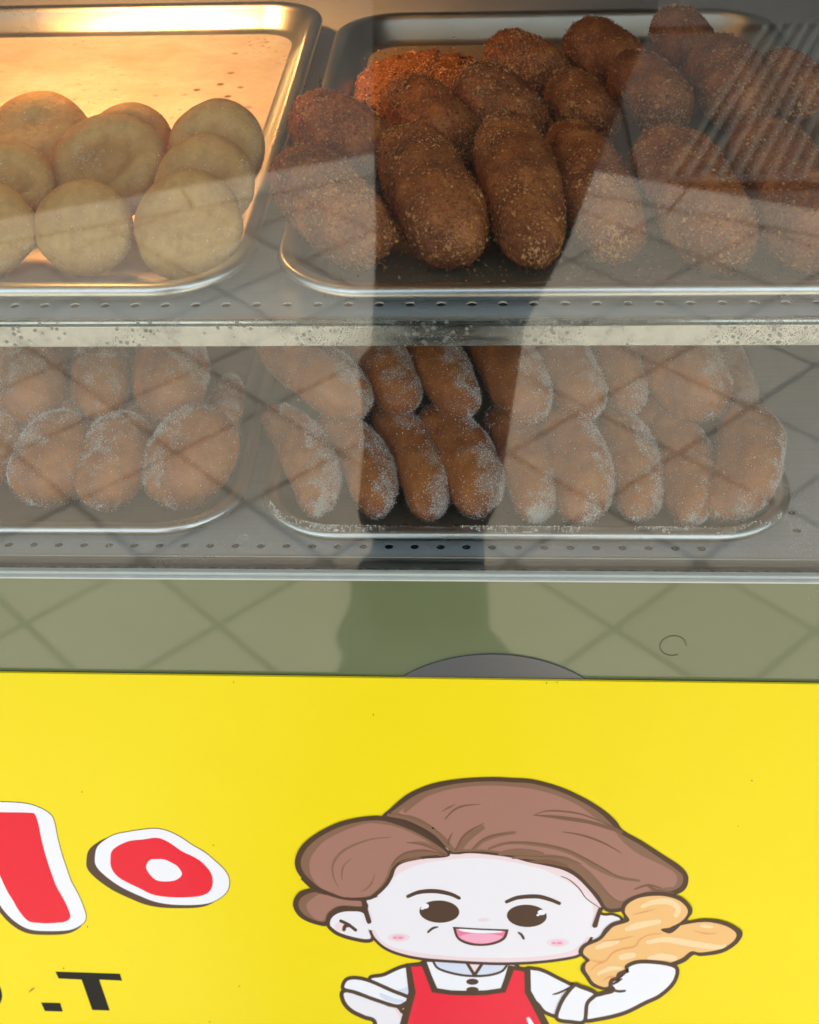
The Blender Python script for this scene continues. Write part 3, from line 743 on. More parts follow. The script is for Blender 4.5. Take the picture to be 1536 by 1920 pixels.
b.add([(tl[0], SY, tl[2]), (trr[0], SY, trr[2]), (trr[0], SY, z0), (tl[0], SY, z0), (tl[0], SY + .0018, tl[2]), (trr[0], SY + .0018, trr[2]), (trr[0], SY + .0018, z0), (tl[0], SY + .0018, z0)],
      [(0, 3, 2, 1), (4, 5, 6, 7), (0, 1, 5, 4), (1, 2, 6, 5), (2, 3, 7, 6), (3, 0, 4, 7)])
b.build('sign_board', K['yellow'], sign)
LAYER = [0]
def crom(pts, closed=True, n=6):
    pts = [np.array(p, float) for p in pts]; out = []; m = len(pts)
    rng_ = range(m) if closed else range(m - 1)
    for i in rng_:
        g = (lambda k: pts[k % m]) if closed else (lambda k: pts[min(max(k, 0), m - 1)])
        p0, p1, p2, p3 = g(i - 1), g(i), g(i + 1), g(i + 2)
        for k in range(n):
            s = k / n; out.append(.5 * ((2 * p1) + (p2 - p0) * s + (2 * p0 - 5 * p1 + 4 * p2 - p3) * s * s + (-p0 + 3 * p1 - 3 * p2 + p3) * s ** 3))
    if not closed: out.append(pts[-1])
    return out
def area(p): return .5 * sum(p[i][0] * p[(i + 1) % len(p)][1] - p[(i + 1) % len(p)][0] * p[i][1] for i in range(len(p)))
class Art:
    def __init__(s, name, parent=None): s.name = name; s.b = MB(); s.mats = []; s.parent = parent or sign
    def mi(s, key):
        if key not in s.mats: s.mats.append(key)
        return s.mats.index(key)
    def flat(s, pts, key, lay=None):
        LAYER[0] += 1; y = SY - .000005 * LAYER[0] - .0001
        v = [P(p[0], p[1], y=y) for p in pts]
        f = tuple(range(len(v)))
        if area([(q[0], q[2]) for q in v]) < 0: f = f[::-1]
        s.b.add(v, [f], s.mi(key)); return s
    def fill(s, pts, key, smooth=True, n=6): return s.flat(crom(pts, True, n) if smooth else [np.array(p, float) for p in pts], key)
    def inset(s, pts, key, d, n=8):
        q = crom(pts, True, n); m = len(q); sg = 1 if area(q) > 0 else -1; out = []
        for i in range(m):
            tg = q[(i + 1) % m] - q[i - 1]; l_ = np.linalg.norm(tg) or 1; nr = np.array([-tg[1], tg[0]]) / l_ * sg
            out.append(q[i] + nr * d)
        return s.flat(out, key)
    def stroke(s, pts, w, key, taper=(1, 1), n=6, closed=False):
        q = crom(pts, closed, n); m = len(q); LAYER[0] += 1; y = SY - .000005 * LAYER[0] - .0001
        L_, R_ = [], []
        for i in range(m):
            tg = (q[(i + 1) % m] - q[i - 1]) if closed else (q[min(i + 1, m - 1)] - q[max(i - 1, 0)]); l_ = np.linalg.norm(tg) or 1
            nr = np.array([-tg[1], tg[0]]) / l_; u = i / (m - 1)
            ww = w / 2 * (1 - (1 - taper[0]) * max(0, 1 - u * 2.5)) * (1 - (1 - taper[1]) * max(0, 1 - (1 - u) * 2.5))
            L_.append(P(*(q[i] + nr * ww), y=y)); R_.append(P(*(q[i] - nr * ww), y=y))
        v = L_ + R_; f = []
        for i in range(m if closed else m - 1):
            j = (i + 1) % m; f.append((i, j, m + j, m + i))
        s.b.add(v, f, s.mi(key))
        if not closed and taper != (0, 0):
            for e, tp in ((0, taper[0]), (-1, taper[1])):
                if tp >= .6: s.ell(q[e][0], q[e][1], w / 2 * tp, w / 2 * tp, key, LAYER[0])
        return s
    def ell(s, cx, cy, rx, ry, key, lay=None, rot=0):
        pts = [(cx + rx * math.cos(a) * math.cos(rot) - ry * math.sin(a) * math.sin(rot), cy + rx * math.cos(a) * math.sin(rot) + ry * math.sin(a) * math.cos(rot)) for a in np.linspace(0, 2 * math.pi, 40, endpoint=False)]
        return s.flat(pts, key)
    def done(s): return s.b.build(s.name, [K[k] for k in s.mats], s.parent)

# letters
LW = [(-60, 1506), (0, 1504), (49, 1507), (77, 1516), (95, 1528), (102, 1542), (108, 1572), (116, 1602), (126, 1632), (134, 1654), (146, 1676), (155, 1697), (161, 1718), (155, 1732), (130, 1744), (84, 1746), (53, 1742), (28, 1728), (7, 1707), (-8, 1682), (-40, 1610), (-72, 1540)]
LR = [(-40, 1524), (0, 1523), (56, 1524), (66, 1528), (72, 1545), (77, 1570), (84, 1598), (94, 1630), (105, 1660), (116, 1680), (125, 1697), (132, 1718), (123, 1728), (100, 1731), (77, 1731), (53, 1727), (35, 1707), (24, 1688), (14, 1672), (0, 1642), (-20, 1590), (-45, 1540)]
a = Art('letter'); a.fill([(x - 5, y + 7) for x, y in LW], 'shadow'); a.inset(LW, 'shadow', -1.5); a.fill(LW, 'white'); a.fill(LR, 'letter_red'); a.done()
OW = [(178, 1609), (184, 1586), (211, 1567), (240, 1560), (267, 1556), (292, 1554), (316, 1559), (340, 1571), (359, 1584), (380, 1596), (397, 1609), (422, 1633), (430, 1654), (422, 1676), (390, 1694), (338, 1697), (295, 1692), (260, 1679), (225, 1662), (197, 1642), (181, 1625)]
OR = [(207, 1612), (212, 1593), (239, 1578), (268, 1574), (295, 1571), (316, 1579), (341, 1596), (362, 1606), (380, 1618), (397, 1640), (397, 1665), (380, 1679), (338, 1683), (292, 1679), (260, 1665), (225, 1647), (210, 1630)]
OH = [(274, 1626), (281, 1613), (295, 1611), (309, 1612), (324, 1619), (334, 1626), (341, 1640), (327, 1651), (299, 1652), (283, 1642)]
a = Art('letter'); a.fill([(x - 16, y + 6) for x, y in OW], 'shadow'); a.fill([(x - 8, y + 6) for x, y in OW], 'shadow'); a.inset(OW, 'shadow', -1.5); a.fill(OW, 'white'); a.fill(OR, 'letter_red'); a.fill(OH, 'white'); a.done()
a = Art('letter'); a.fill([(104, 1822), (225, 1826), (229, 1839), (186, 1837), (206, 1895), (173, 1894), (153, 1837), (110, 1835)], 'black', False); a.done()
a = Art('full_stop'); a.fill([(77, 1880), (113, 1881), (118, 1897), (84, 1896)], 'black', False); a.done()
a = Art('letter'); a.fill([(-70, 1850), (-45, 1828), (-18, 1830), (-2, 1846), (4, 1866), (0, 1882), (-12, 1898), (-40, 1900), (-66, 1880)], 'black'); a.fill([(-48, 1850), (-30, 1842), (-22, 1855), (-20, 1870), (-32, 1884), (-50, 1872)], 'yellow'); a.done()

fig = Art('cartoon_figure')
# left arm on the hip
HA = [(642, 1862), (646, 1880), (660, 1895), (682, 1906), (704, 1917), (700, 1960), (690, 1995), (758, 1995), (760, 1912), (750, 1895), (742, 1890), (700, 1873), (672, 1864), (655, 1858)]
fig.inset(HA, 'brown', -5); fig.inset(HA, 'skin', 3); fig.stroke([(712, 1876), (742, 1892), (754, 1912), (756, 1930)], 5, 'pink')
SA = [(694, 1838), (720, 1828), (764, 1812), (785, 1840), (778, 1872), (766, 1878), (745, 1886)]
fig.inset(SA, 'brown', -4); fig.inset(SA, 'white', 3); fig.fill([(735, 1862), (760, 1852), (776, 1845), (775, 1866), (765, 1872)], 'grey')
CU = [(643, 1850), (650, 1837), (668, 1834), (694, 1840), (735, 1858), (768, 1872), (758, 1882), (742, 1886), (700, 1873), (668, 1861), (648, 1856)]
fig.inset(CU, 'brown', -4); fig.inset(CU, 'white', 3); fig.fill([(712, 1862), (740, 1872), (758, 1876), (745, 1881), (720, 1874)], 'grey')
# right sleeve
SB = [(985, 1820), (1004, 1817), (1022, 1822), (1046, 1834), (1066, 1844), (1078, 1850), (1066, 1872), (1054, 1905), (1024, 1899), (1010, 1884), (990, 1862)]
fig.inset(SB, 'brown', -4); fig.inset(SB, 'white', 3)
fig.stroke([(1068, 1852), (1050, 1861), (1036, 1865)], 4, 'brown', (.8, .5))
# shirt body and collar
SH = [(790, 1808), (830, 1806), (880, 1812), (950, 1808), (975, 1820), (985, 1860), (960, 1880), (880, 1884), (800, 1880), (780, 1850)]
fig.inset(SH, 'brown', -5); fig.fill(SH, 'white')
CL = [(813, 1804), (822, 1816), (848, 1825), (880, 1830), (915, 1829), (940, 1822), (952, 1808), (900, 1800), (850, 1798)]
fig.fill(CL, 'grey'); fig.stroke([(813, 1804), (822, 1816), (848, 1825), (880, 1830), (915, 1829), (940, 1822), (950, 1811)], 4.5, 'brown')
fig.fill([(878, 1803), (903, 1803), (890, 1826)], 'pink', False); fig.stroke([(876, 1806), (890, 1829)], 6, 'brown', n=2); fig.stroke([(905, 1806), (890, 1829)], 6, 'brown', n=2)
fig.ell(886, 1841, 11.5, 5.8, 'brown'); fig.ell(886, 1856, 11.5, 5.5, 'brown')
# apron
AP = [(764, 1811), (796, 1808), (806, 1832), (816, 1857), (845, 1861), (877, 1862), (912, 1861), (943, 1856), (951, 1836), (958, 1814), (990, 1819), (990, 1860), (1009, 1894), (1022, 1920), (1045, 1995), (738, 1995), (757, 1920), (765, 1890), (774, 1860)]
fig.flat([np.array(p, float) for p in [(760, 1807), (800, 1803), (810, 1830), (820, 1853), (845, 1857), (877, 1858), (912, 1857), (939, 1853), (946, 1834), (953, 1810), (995, 1815), (996, 1858), (1015, 1892), (1029, 1918), (1052, 1995), (732, 1995), (750, 1920), (758, 1890), (766, 1860)]], 'brown')
fig.flat([np.array(p, float) for p in [(771, 1813), (791, 1812), (799, 1832), (810, 1861), (845, 1866), (877, 1867), (912, 1866), (948, 1861), (957, 1838), (964, 1819), (983, 1822), (984, 1861), (1002, 1895), (1016, 1922), (1038, 1995), (744, 1995), (764, 1922), (772, 1890), (780, 1861)]], 'red')
fig.stroke([(991, 1911), (998, 1924), (1004, 1940)], 9, 'white', (.8, 1))
fig.done()

hd = Art('head')
# ears
EL = [(612, 1735), (616, 1718), (632, 1706), (656, 1702), (684, 1706), (698, 1730), (702, 1760), (690, 1768), (662, 1764), (636, 1756), (620, 1746)]
hd.fill(EL, 'brown'); hd.inset(EL, 'skin', 7)
hd.ell(640, 1738, 12, 9, 'pink'); hd.stroke([(639, 1727), (652, 1733), (667, 1744)], 6, 'brown'); hd.stroke([(655, 1735), (647, 1737), (645, 1743)], 7, 'brown')
ER = [(1110, 1705), (1132, 1712), (1150, 1712), (1168, 1722), (1160, 1745), (1130, 1768), (1105, 1775)]
hd.fill(ER, 'brown'); hd.inset(ER, 'skin', 5)
FC = [(684, 1690), (690, 1729), (696, 1752), (706, 1766), (722, 1779), (748, 1790), (790, 1799), (850, 1804), (930, 1808), (1000, 1806), (1060, 1799), (1090, 1790), (1106, 1766), (1116, 1745), (1124, 1715), (1130, 1690), (1090, 1640), (1020, 1600), (900, 1585), (780, 1590), (720, 1620), (695, 1660)]
hd.inset(FC, 'brown', -2); hd.inset(FC, 'pink', 3.5)
FI = [(690, 1690), (697, 1725), (706, 1750), (722, 1768), (760, 1782), (830, 1792), (900, 1796), (990, 1795), (1060, 1786), (1092, 1768), (1108, 1735), (1112, 1700), (1092, 1672), (1050, 1645), (1000, 1625), (900, 1609), (800, 1618), (745, 1640), (715, 1668)]
hd.fill(FI, 'skin')
hd.fill([(684, 1727), (702, 1724), (704, 1744), (692, 1744)], 'skin', False); hd.fill([(1108, 1738), (1130, 1740), (1118, 1758), (1100, 1756)], 'skin', False)
hd.stroke([(1052, 1643), (1068, 1650), (1086, 1666), (1100, 1685), (1124, 1702)], 2.5, 'hair3', (.5, .6))
# face
hd.stroke([(765, 1681), (786, 1673), (814, 1671), (843, 1676), (861, 1684)], 8, 'brown', (.8, .8)); hd.stroke([(950, 1691), (972, 1683), (1006, 1681), (1029, 1686), (1049, 1694)], 8, 'brown', (.8, .8))
for ex, ey, hx_, hy_ in ((824, 1709.5, 797, 1699), (988, 1717.5, 1016, 1711)):
    hd.ell(ex, ey, 37.5, 21, 'brown', rot=.03); hd.ell(hx_, hy_, 7.5, 5, 'white'); hd.ell(hx_ + (-5 if ex < 900 else -7), hy_ + 5, 3, 2, 'white')
hd.ell(907, 1725, 11, 3.2, 'pink')
for cx, cy in ((748, 1758), (1046, 1768)):
    hd.ell(cx, cy, 21, 7.5, 'pink'); hd.ell(cx, cy, 13, 4.8, 'blush'); hd.ell(cx - 7, cy + .5, 4, 1.8, 'blush2'); hd.ell(cx + 3, cy + .5, 5, 2, 'blush2')
hd.stroke([(803, 1748), (811, 1741), (822, 1738)], 4.5, 'brown', (.9, .4)); hd.stroke([(971, 1748), (978, 1753), (982, 1760)], 5, 'brown', (.4, .9))
MO = [(849, 1738), (900, 1741), (954, 1743), (948, 1760), (930, 1770), (904, 1774), (877, 1771), (857, 1760)]
hd.flat(crom(MO[:3], False) [:-1] + crom(MO[2:] + [MO[0]], False), 'brown')
MI = [(855, 1741.5), (900, 1744), (948, 1746), (943, 1758), (928, 1766), (904, 1770), (880, 1767), (861, 1758)]
hd.flat(crom(MI[:3], False)[:-1] + crom(MI[2:] + [MI[0]], False), 'mouth')
hd.fill([(862, 1757), (880, 1751), (905, 1750), (930, 1753), (942, 1757), (928, 1765), (904, 1769), (880, 1766)], 'tongue')
hd.fill([(861, 1742), (900, 1744), (941, 1746), (935, 1749), (900, 1750), (870, 1747)], 'white')
hd.done()

hr = Art('hair')
A1 = [(717, 1532), (731, 1517), (750, 1500), (772, 1485), (813, 1469), (868, 1460), (923, 1457.5), (960, 1459), (1001, 1462), (1054, 1477), (1101, 1499), (1135, 1521), (1156, 1540), (1169, 1557), (1204, 1577), (1241, 1601), (1272, 1621), (1288, 1637), (1291, 1652), (1285, 1668), (1270, 1677), (1250, 1680), (1232, 1684), (1200, 1692), (1170, 1708), (1147, 1711), (1132, 1706), (1119, 1687), (1101, 1665), (1079, 1644), (1054, 1631), (1022, 1623), (991, 1617), (957, 1608), (911, 1602), (880, 1600), (858, 1602), (842, 1600), (838, 1590), (800, 1580), (760, 1562), (735, 1548)]
hr.fill(A1, 'brown', n=5)
A2 = [(733, 1526), (745, 1515), (780, 1491), (820, 1477), (868, 1468), (923, 1465), (960, 1467), (1001, 1470), (1052, 1485), (1096, 1506), (1128, 1527), (1150, 1549), (1163, 1563), (1200, 1584), (1236, 1608), (1264, 1627), (1279, 1640), (1281, 1651), (1276, 1662), (1262, 1670), (1245, 1673), (1200, 1682), (1170, 1700), (1148, 1704), (1136, 1700), (1124, 1680), (1106, 1660), (1084, 1638), (1058, 1624), (1022, 1615), (991, 1611), (957, 1604), (911, 1597), (870, 1597), (846, 1597), (836, 1578), (795, 1548), (760, 1532)]
hr.fill(A2, 'hair2', n=5)
A3 = [(748, 1524), (775, 1506), (800, 1494), (840, 1481), (880, 1475), (923, 1473), (960, 1475), (1001, 1480), (1045, 1492), (1080, 1508), (1100, 1521), (1125, 1540), (1150, 1556), (1166, 1576), (1195, 1600), (1230, 1617), (1262, 1634), (1270, 1648), (1264, 1662), (1250, 1664), (1210, 1672), (1170, 1690), (1145, 1678), (1120, 1648), (1095, 1625), (1060, 1606), (1020, 1606), (991, 1604), (957, 1600), (911, 1593), (870, 1592), (852, 1590), (836, 1570), (800, 1542), (775, 1530)]
hr.fill(A3, 'hair', n=5)
LKS = [  # locks and strands of the top mass
 ([(760, 1520), (778, 1505), (800, 1490), (830, 1479), (870, 1471)], 8, 'hair2', (1, 0)),
 ([(828, 1522), (842, 1514), (854, 1508)], 3, 'hair3', (.3, .3)), ([(834, 1537), (850, 1520), (870, 1511), (901, 1508)], 4, 'hair3', (.5, .3)),
 ([(840, 1590), (842, 1575), (849, 1561)], 4, 'hair3', (.8, .3)), ([(855, 1594), (868, 1570), (885, 1556), (909, 1543)], 5, 'hair3', (.9, .2)),
 ([(862, 1592), (880, 1570), (905, 1552)], 11, 'hair2', (.8, .8)), ([(888, 1593), (905, 1577), (930, 1567), (965, 1561)], 8, 'hair2', (.9, .7)), ([(886, 1592), (908, 1573), (938, 1564), (964, 1562)], 3.5, 'hair3', (.9, .2)),
 ([(915, 1592), (950, 1581), (1000, 1583), (1050, 1592), (1085, 1606), (1120, 1628), (1160, 1645), (1195, 1651), (1200, 1652)], 8, 'hair2', (.5, .4)),
 ([(915, 1593), (960, 1580), (1010, 1582), (1060, 1593), (1095, 1609), (1130, 1628), (1165, 1646), (1196, 1651)], 4, 'hair3', (.4, .3)),
 ([(938, 1601), (965, 1597), (1000, 1599), (1020, 1602)], 12, 'hair2', (.6, .5)), ([(960, 1609), (1000, 1607), (1040, 1608), (1075, 1616), (1090, 1621)], 9, 'hair2', (.4, .3)),
 ([(958, 1604), (1010, 1606), (1050, 1608), (1088, 1620)], 3, 'hair3', (.2, .2)), ([(990, 1616), (1030, 1616), (1062, 1624)], 8, 'hair3', (.2, .7)),
 ([(1000, 1529), (1025, 1521), (1060, 1522), (1100, 1530), (1160, 1555)], 3, 'hair3', (.2, .6)), ([(1000, 1529), (1030, 1531), (1070, 1536), (1110, 1543), (1165, 1560)], 7, 'hair3', (.1, .9)),
 ([(1055, 1560), (1090, 1566), (1130, 1580), (1166, 1600)], 3.5, 'hair3', (.3, .3)), ([(1190, 1668), (1215, 1660), (1240, 1666)], 4, 'hair3', (.5, .5)),
 ([(1100, 1640), (1128, 1672), (1160, 1695), (1185, 1686)], 10, 'hair2', (.4, .5)), ([(1213, 1660), (1235, 1672), (1262, 1676)], 7, 'hair3', (.4, .8)),
]
for p_, w_, k_, tp in LKS: hr.stroke(p_, w_, k_, tp)
# side roll and curl
CUR = [(600, 1662), (582, 1666), (561, 1673), (550, 1690), (552, 1706), (565, 1722), (590, 1733), (614, 1736), (620, 1716), (640, 1704), (684, 1707), (686, 1690), (640, 1660)]
hr.fill(CUR, 'brown')
hr.fill([(604, 1672), (584, 1674), (568, 1681), (560, 1692), (562, 1705), (573, 1717), (592, 1726), (609, 1728), (616, 1712), (638, 1699), (678, 1700), (678, 1690), (640, 1668)], 'hair2')
hr.fill([(606, 1674), (590, 1682), (576, 1694), (577, 1707), (590, 1722), (606, 1726), (615, 1710), (638, 1698), (676, 1699), (676, 1690), (640, 1670)], 'hair')
BUN = [(717, 1531), (682, 1532), (639, 1541), (598, 1560), (567, 1584), (554, 1609), (555, 1630), (567, 1648), (590, 1668), (612, 1678), (650, 1688), (690, 1688), (707, 1680), (726, 1662), (736, 1646), (743, 1628), (758, 1618), (792, 1611), (832, 1608), (844, 1603), (838, 1592), (812, 1572), (780, 1553), (748, 1540)]
hr.fill(BUN, 'brown')
B2 = [(717, 1539), (682, 1540), (642, 1549), (604, 1567), (577, 1589), (565, 1611), (566, 1629), (577, 1645), (598, 1663), (615, 1670), (650, 1682), (688, 1682), (702, 1675), (720, 1658), (729, 1643), (737, 1626), (754, 1613), (790, 1606), (832, 1602), (836, 1597), (808, 1577), (776, 1559), (746, 1547)]
hr.fill(B2, 'hair2')
B3 = [(720, 1546), (690, 1544), (655, 1554), (615, 1573), (592, 1594), (581, 1616), (583, 1640), (598, 1662), (622, 1674), (650, 1683), (686, 1681), (700, 1674), (716, 1658), (725, 1642), (732, 1624), (750, 1603), (790, 1594), (824, 1597), (800, 1577), (770, 1561), (745, 1551)]
hr.fill(B3, 'hair')
for p_, w_, k_, tp in [([(732, 1570), (700, 1573), (665, 1584), (638, 1600), (624, 1622), (626, 1646), (635, 1664)], 5, 'hair2', (.3, .3)), ([(660, 1609), (645, 1623), (641, 1640), (642, 1650)], 3.5, 'hair2', (.3, .4)),
 ([(703, 1638), (698, 1654), (688, 1666), (676, 1672)], 3.5, 'hair2', (.3, .3)), ([(762, 1580), (790, 1581), (815, 1590), (836, 1601)], 7, 'hair2', (.2, .8)), ([(762, 1580), (795, 1585), (838, 1603)], 3, 'hair3', (.2, .8)),
 ([(748, 1612), (770, 1600), (800, 1597), (830, 1603)], 9, 'hair2', (.7, .5)), ([(735, 1622), (755, 1602), (785, 1595), (812, 1597), (838, 1605)], 4, 'hair3', (.8, .5)), ([(750, 1617), (780, 1609), (794, 1611)], 4, 'hair3', (.5, .2)),
 ([(720, 1530), (760, 1543), (800, 1565), (840, 1598)], 7, 'brown', (.8, .5)), ([(728, 1528), (770, 1537), (815, 1561), (843, 1592)], 8, 'hair2', (.7, .6)),
 ([(648, 1683), (680, 1687), (709, 1681)], 5, 'brown', (.2, .2)), ([(567, 1648), (590, 1668), (612, 1677)], 6, 'brown', (.9, .5)), ([(682, 1690), (687, 1712), (692, 1728)], 9, 'brown', (1, 1)), ([(1126, 1706), (1120, 1722), (1115, 1736)], 8, 'brown', (1, 1))]:
    hr.stroke(p_, w_, k_, tp)
hr.ell(812, 1553, 2.2, 1.6, 'black')
hr.done()

dn = Art('printed_doughnut')
DN = [(1085, 1787), (1094, 1771), (1122, 1758), (1133, 1743), (1147, 1731), (1170, 1722), (1164, 1706), (1172, 1690), (1200, 1677), (1241, 1673), (1276, 1681), (1296, 1699), (1298, 1712), (1290, 1727), (1319, 1723), (1354, 1726), (1380, 1737), (1393, 1750), (1382, 1770), (1354, 1787), (1315, 1793), (1301, 1791), (1284, 1804), (1258, 1814), (1210, 1832), (1154, 1851), (1135, 1857), (1110, 1849), (1097, 1832), (1089, 1820), (1091, 1809), (1098, 1802)]
dn.fill(DN, 'brown')
DI = [(1094, 1788), (1100, 1775), (1126, 1763), (1140, 1748), (1152, 1737), (1180, 1727), (1172, 1710), (1178, 1695), (1202, 1683), (1240, 1680), (1270, 1687), (1287, 1701), (1289, 1714), (1276, 1729), (1252, 1742), (1262, 1747), (1275, 1736), (1319, 1729), (1350, 1733), (1370, 1741), (1381, 1752), (1374, 1766), (1350, 1780), (1315, 1786), (1296, 1784), (1278, 1797), (1250, 1808), (1205, 1826), (1150, 1845), (1134, 1851), (1114, 1843), (1105, 1830), (1098, 1819), (1099, 1808), (1106, 1800)]
dn.fill(DI, 'dough')
dn.fill([(1240, 1742), (1262, 1738), (1282, 1727), (1272, 1740), (1258, 1750), (1246, 1748)], 'brown')
for p_, w_, k_, tp in [([(1205, 1700), (1225, 1692), (1255, 1691), (1272, 1703), (1268, 1716)], 11, 'dough2', (.6, .8)), ([(1176, 1742), (1200, 1735), (1236, 1728)], 12, 'dough2', (.7, .7)), ([(1120, 1777), (1140, 1770), (1158, 1766)], 12, 'dough2', (.6, .6)),
 ([(1215, 1767), (1250, 1762), (1300, 1770), (1345, 1776), (1362, 1772)], 12, 'dough2', (.6, .4)), ([(1165, 1795), (1188, 1791)], 12, 'dough2', (.8, .8)), ([(1215, 1798), (1240, 1794), (1265, 1797)], 13, 'dough2', (.5, .8)),
 ([(1315, 1736), (1335, 1738)], 7, 'dough2', (.7, .7)), ([(1122, 1826), (1145, 1816), (1165, 1816)], 9, 'dough2', (.6, .6)),
 ([(1242, 1751), (1218, 1753), (1200, 1762), (1190, 1775), (1165, 1780), (1148, 1788), (1136, 1802), (1118, 1810), (1108, 1820)], 3.5, 'dough3', (.4, .4)), ([(1128, 1765), (1160, 1762), (1190, 1755)], 2.5, 'dough3', (.3, .2)), ([(1186, 1716), (1205, 1711), (1230, 1705)], 2.5, 'dough3', (.3, .2)),
 ([(1300, 1745), (1325, 1751), (1345, 1750)], 2.5, 'dough3', (.3, .2)), ([(1130, 1840), (1142, 1832), (1152, 1832)], 3, 'dough3', (.3, .3)), ([(1106, 1800), (1122, 1804), (1134, 1802)], 2.5, 'dough3', (.4, .2))]:
    dn.stroke(p_, w_, k_, tp)
dn.done()
am = Art('cartoon_hand')
HN = [(1094, 1914), (1096, 1892), (1107, 1870), (1128, 1863), (1149, 1857), (1144, 1848), (1147, 1838), (1157, 1834), (1161, 1826), (1174, 1820), (1176, 1811), (1197, 1803), (1235, 1804), (1265, 1811), (1271, 1824), (1262, 1846), (1238, 1868), (1211, 1881), (1172, 1900), (1129, 1911)]
am.inset(HN, 'brown', -3); am.inset(HN, 'white', 4.5)
am.stroke([(1150, 1856), (1160, 1859), (1172, 1858)], 5, 'brown', (1, .8))
am.stroke([(1150, 1845), (1158, 1841), (1167, 1835)], 4.5, 'brown', (1, .5)); am.stroke([(1162, 1830), (1170, 1825), (1180, 1822)], 4.5, 'brown', (1, .5))
CF = [(1077, 1847), (1090, 1850), (1118, 1863), (1102, 1882), (1096, 1916), (1070, 1917), (1044, 1911), (1048, 1888), (1060, 1866)]
am.inset(CF, 'brown', -3); am.inset(CF, 'white', 4.5)
am.done()
# specks on the sign
r_ = random.Random(3)
for (x, y) in [(154, 1485), (400, 1585), (449, 1849), (393, 1916), (164, 1738), (438, 1279), (588, 1217), (1025, 1281), (1045, 1280), (1385, 1549), (119, 1816), (700, 1340), (1410, 1464)]:
    if y > 1265: sp = Art('speck'); sp.ell(x, y, r_.uniform(.9, 1.7), r_.uniform(.6, 1.2), 'brown', rot=r_.random() * 3); sp.done()
sp = Art('speck'); sp.stroke([(54, 1861), (60, 1856), (65, 1853)], 1.8, 'hair3', (.3, .3)); sp.done()

# ------------------------------------------------------------------ the photographer, seen only as a dark reflection
M['coat'] = plain('dark_coat', (.022, .023, .026), .9, 0, .2, .5, 9); M['trousers'] = plain('dark_trousers', (.016, .017, .02), .9, 0, .2)
M['skin'] = plain('skin', (.50, .30, .21), .5); M['hairm'] = plain('dark_hair', (.02, .015, .012), .6); M['phone'] = plain('phone_black', (.02, .02, .022), .25)
M['shoe'] = plain('shoe', (.02, .02, .022), .5)
def skin_body(name, verts, edges, radii, mat, parent=None, root=0, sub=2):
    me = bpy.data.meshes.new('mesh'); me.from_pydata(verts, edges, []); o = bpy.data.objects.new(name, me); C.objects.link(o)
    o.modifiers.new('skin', 'SKIN'); me.skin_vertices.new() if not me.skin_vertices else None
    for i, r in enumerate(radii):
        sv = me.skin_vertices[0].data[i]; sv.radius = r if isinstance(r, tuple) else (r, r); sv.use_root = (i == root)
    sd = o.modifiers.new('sub', 'SUBSURF'); sd.levels = sd.render_levels = sub
    dg = bpy.context.evaluated_depsgraph_get(); me2 = bpy.data.meshes.new_from_object(o.evaluated_get(dg))
    bpy.data.objects.remove(o); o = link(name, me2, mat, parent); return o
px0 = 0.0; PY = -1.02
person = empty('person', (px0, PY, 0), label='person in a long dark coat reflected as a dark column in the glass', cat='person')
V_ = [(-.01, PY, .86), (.0, PY, 1.05), (.01, PY, 1.28), (.01, PY, 1.40), (.01, PY + .01, 1.47), (.01, PY + .03, 1.56), (.01, PY + .02, 1.64),
      (-.05, PY, .82), (-.10, PY + .01, .46), (-.13, PY, .12), (-.13, PY + .04, .04), (.07, PY, .82), (.0, PY + .01, .46), (-.04, PY, .12), (-.04, PY + .04, .04),
      (-.17, PY, 1.36), (-.24, PY + .06, 1.14), (-.09, PY + .24, 1.33), (-.05, PY + .27, 1.39), (.19, PY, 1.36), (.26, PY + .06, 1.14), (.10, PY + .24, 1.33), (.06, PY + .27, 1.39)]
E_ = [(0, 1), (1, 2), (2, 3), (3, 4), (4, 5), (5, 6), (0, 7), (7, 8), (8, 9), (9, 10), (0, 11), (11, 12), (12, 13), (13, 14), (2, 15), (15, 16), (16, 17), (17, 18), (2, 19), (19, 20), (20, 21), (21, 22)]
R_ = [(.13, .10), (.12, .09), (.14, .10), .06, .052, (.078, .095), (.07, .085), .075, .045, .03, .02, .075, .045, .03, .02, .05, .042, .03, .025, .05, .042, .03, .025]
skin_body('body', V_, E_, R_, M['skin'], person)
def loft(name, secs, mat, parent, seg=40, ripple=0.):
    b_ = MB(); vs_, fs = [], []
    for (xl, xr, yc, d, z) in secs:
        for k in range(seg):
            a_ = 2 * math.pi * k / seg; rp = 1 + ripple * math.sin(a_ * 7 + z * 3)
            vs_.append(((xl + xr) / 2 + (xr - xl) / 2 * math.cos(a_) * rp, yc + d * math.sin(a_) * rp, z))
    for i in range(len(secs) - 1):
        for k in range(seg): k2 = (k + 1) % seg; fs.append((i * seg + k, i * seg + k2, (i + 1) * seg + k2, (i + 1) * seg + k))
    fs.append(tuple((len(secs) - 1) * seg + k for k in range(seg)))
    b_.add(vs_, fs); return b_.build(name, mat, parent, True)
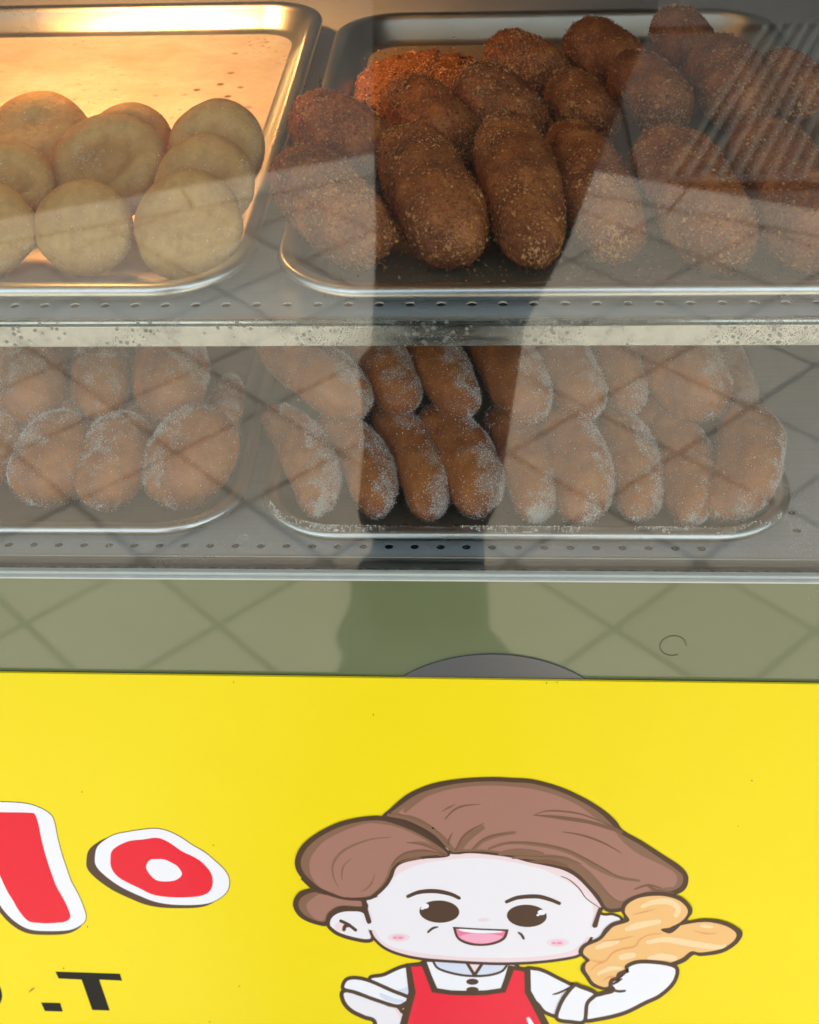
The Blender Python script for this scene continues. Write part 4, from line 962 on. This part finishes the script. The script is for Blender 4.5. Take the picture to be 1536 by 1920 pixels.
loft('coat', [(-.195, .025, PY, .10, .10), (-.195, .035, PY, .11, .13), (-.175, .055, PY, .12, .30), (-.157, .073, PY, .13, .47), (-.147, .130, PY, .13, .60), (-.141, .20, PY, .13, .83), (-.136, .235, PY, .125, .94), (-.14, .24, PY, .125, 1.05), (-.17, .235, PY, .13, 1.25), (-.19, .23, PY, .12, 1.36), (-.13, .15, PY, .10, 1.42), (-.05, .07, PY, .06, 1.455)], M['coat'], person, ripple=.01)
for x_, e_ in ((-.13, -.02), (-.04, .02)):
    loft('trouser_leg', [(x_ - .045, x_ + .045, PY, .05, .06), (x_ - .048, x_ + .048, PY + .01, .06, .2), (x_ - .05, x_ + .05, PY + .01, .06, .4)], M['trousers'], person)
for s_ in (-1, 1):
    b = MB(); xo = .01 + s_ * .18 + (0 if s_ > 0 else .0)
    b.tube([(xo, PY, 1.35), (xo + s_ * .04, PY + .02, 1.24), (xo + s_ * .06, PY + .06, 1.14), (xo - s_ * .03, PY + .16, 1.22), (xo - s_ * .09, PY + .235, 1.32)], [.062, .06, .056, .05, .042], 16)
    b.build('sleeve', M['coat'], person, True)
for x_ in (-.13, -.03):
    b = MB(); b.box((x_ - .045, PY - .08, .002), (x_ + .045, PY + .18, .07), bev=.025); b.build('shoe', M['shoe'], person, True)
b = MB(); b.lathe([(.0005, .115), (.05, .10), (.085, .055), (.096, 0), (.09, -.06), (.075, -.10)], (.01, PY - .01, 1.62), 28); b.build('hair', M['hairm'], person, True)
ph = empty('phone', (.0, CAM_Y - .02, CAM_H), label='black phone held up by the person in the dark coat', cat='phone')
mp_ = Matrix(mw); b = MB(); b.box((-.036, -.075, .022), (.036, .075, .030), bev=.003)
b.v = [tuple(mp_ @ Vector(v)) for v in b.v]; b.build('phone_body', M['phone'], ph)

# tile grid phase: a joint crossing lies where the photograph shows it mirrored in the front panel
gx, gy = P(410, 1170, z=0)[0], -P(410, 1170, z=0)[1]
r45 = math.radians(45); mxx = gx * math.cos(r45) - gy * math.sin(r45); myy = gx * math.sin(r45) + gy * math.cos(r45)
PAVE_MAP.inputs['Location'].default_value = (-(mxx % TS), -(myy % TS), 0)
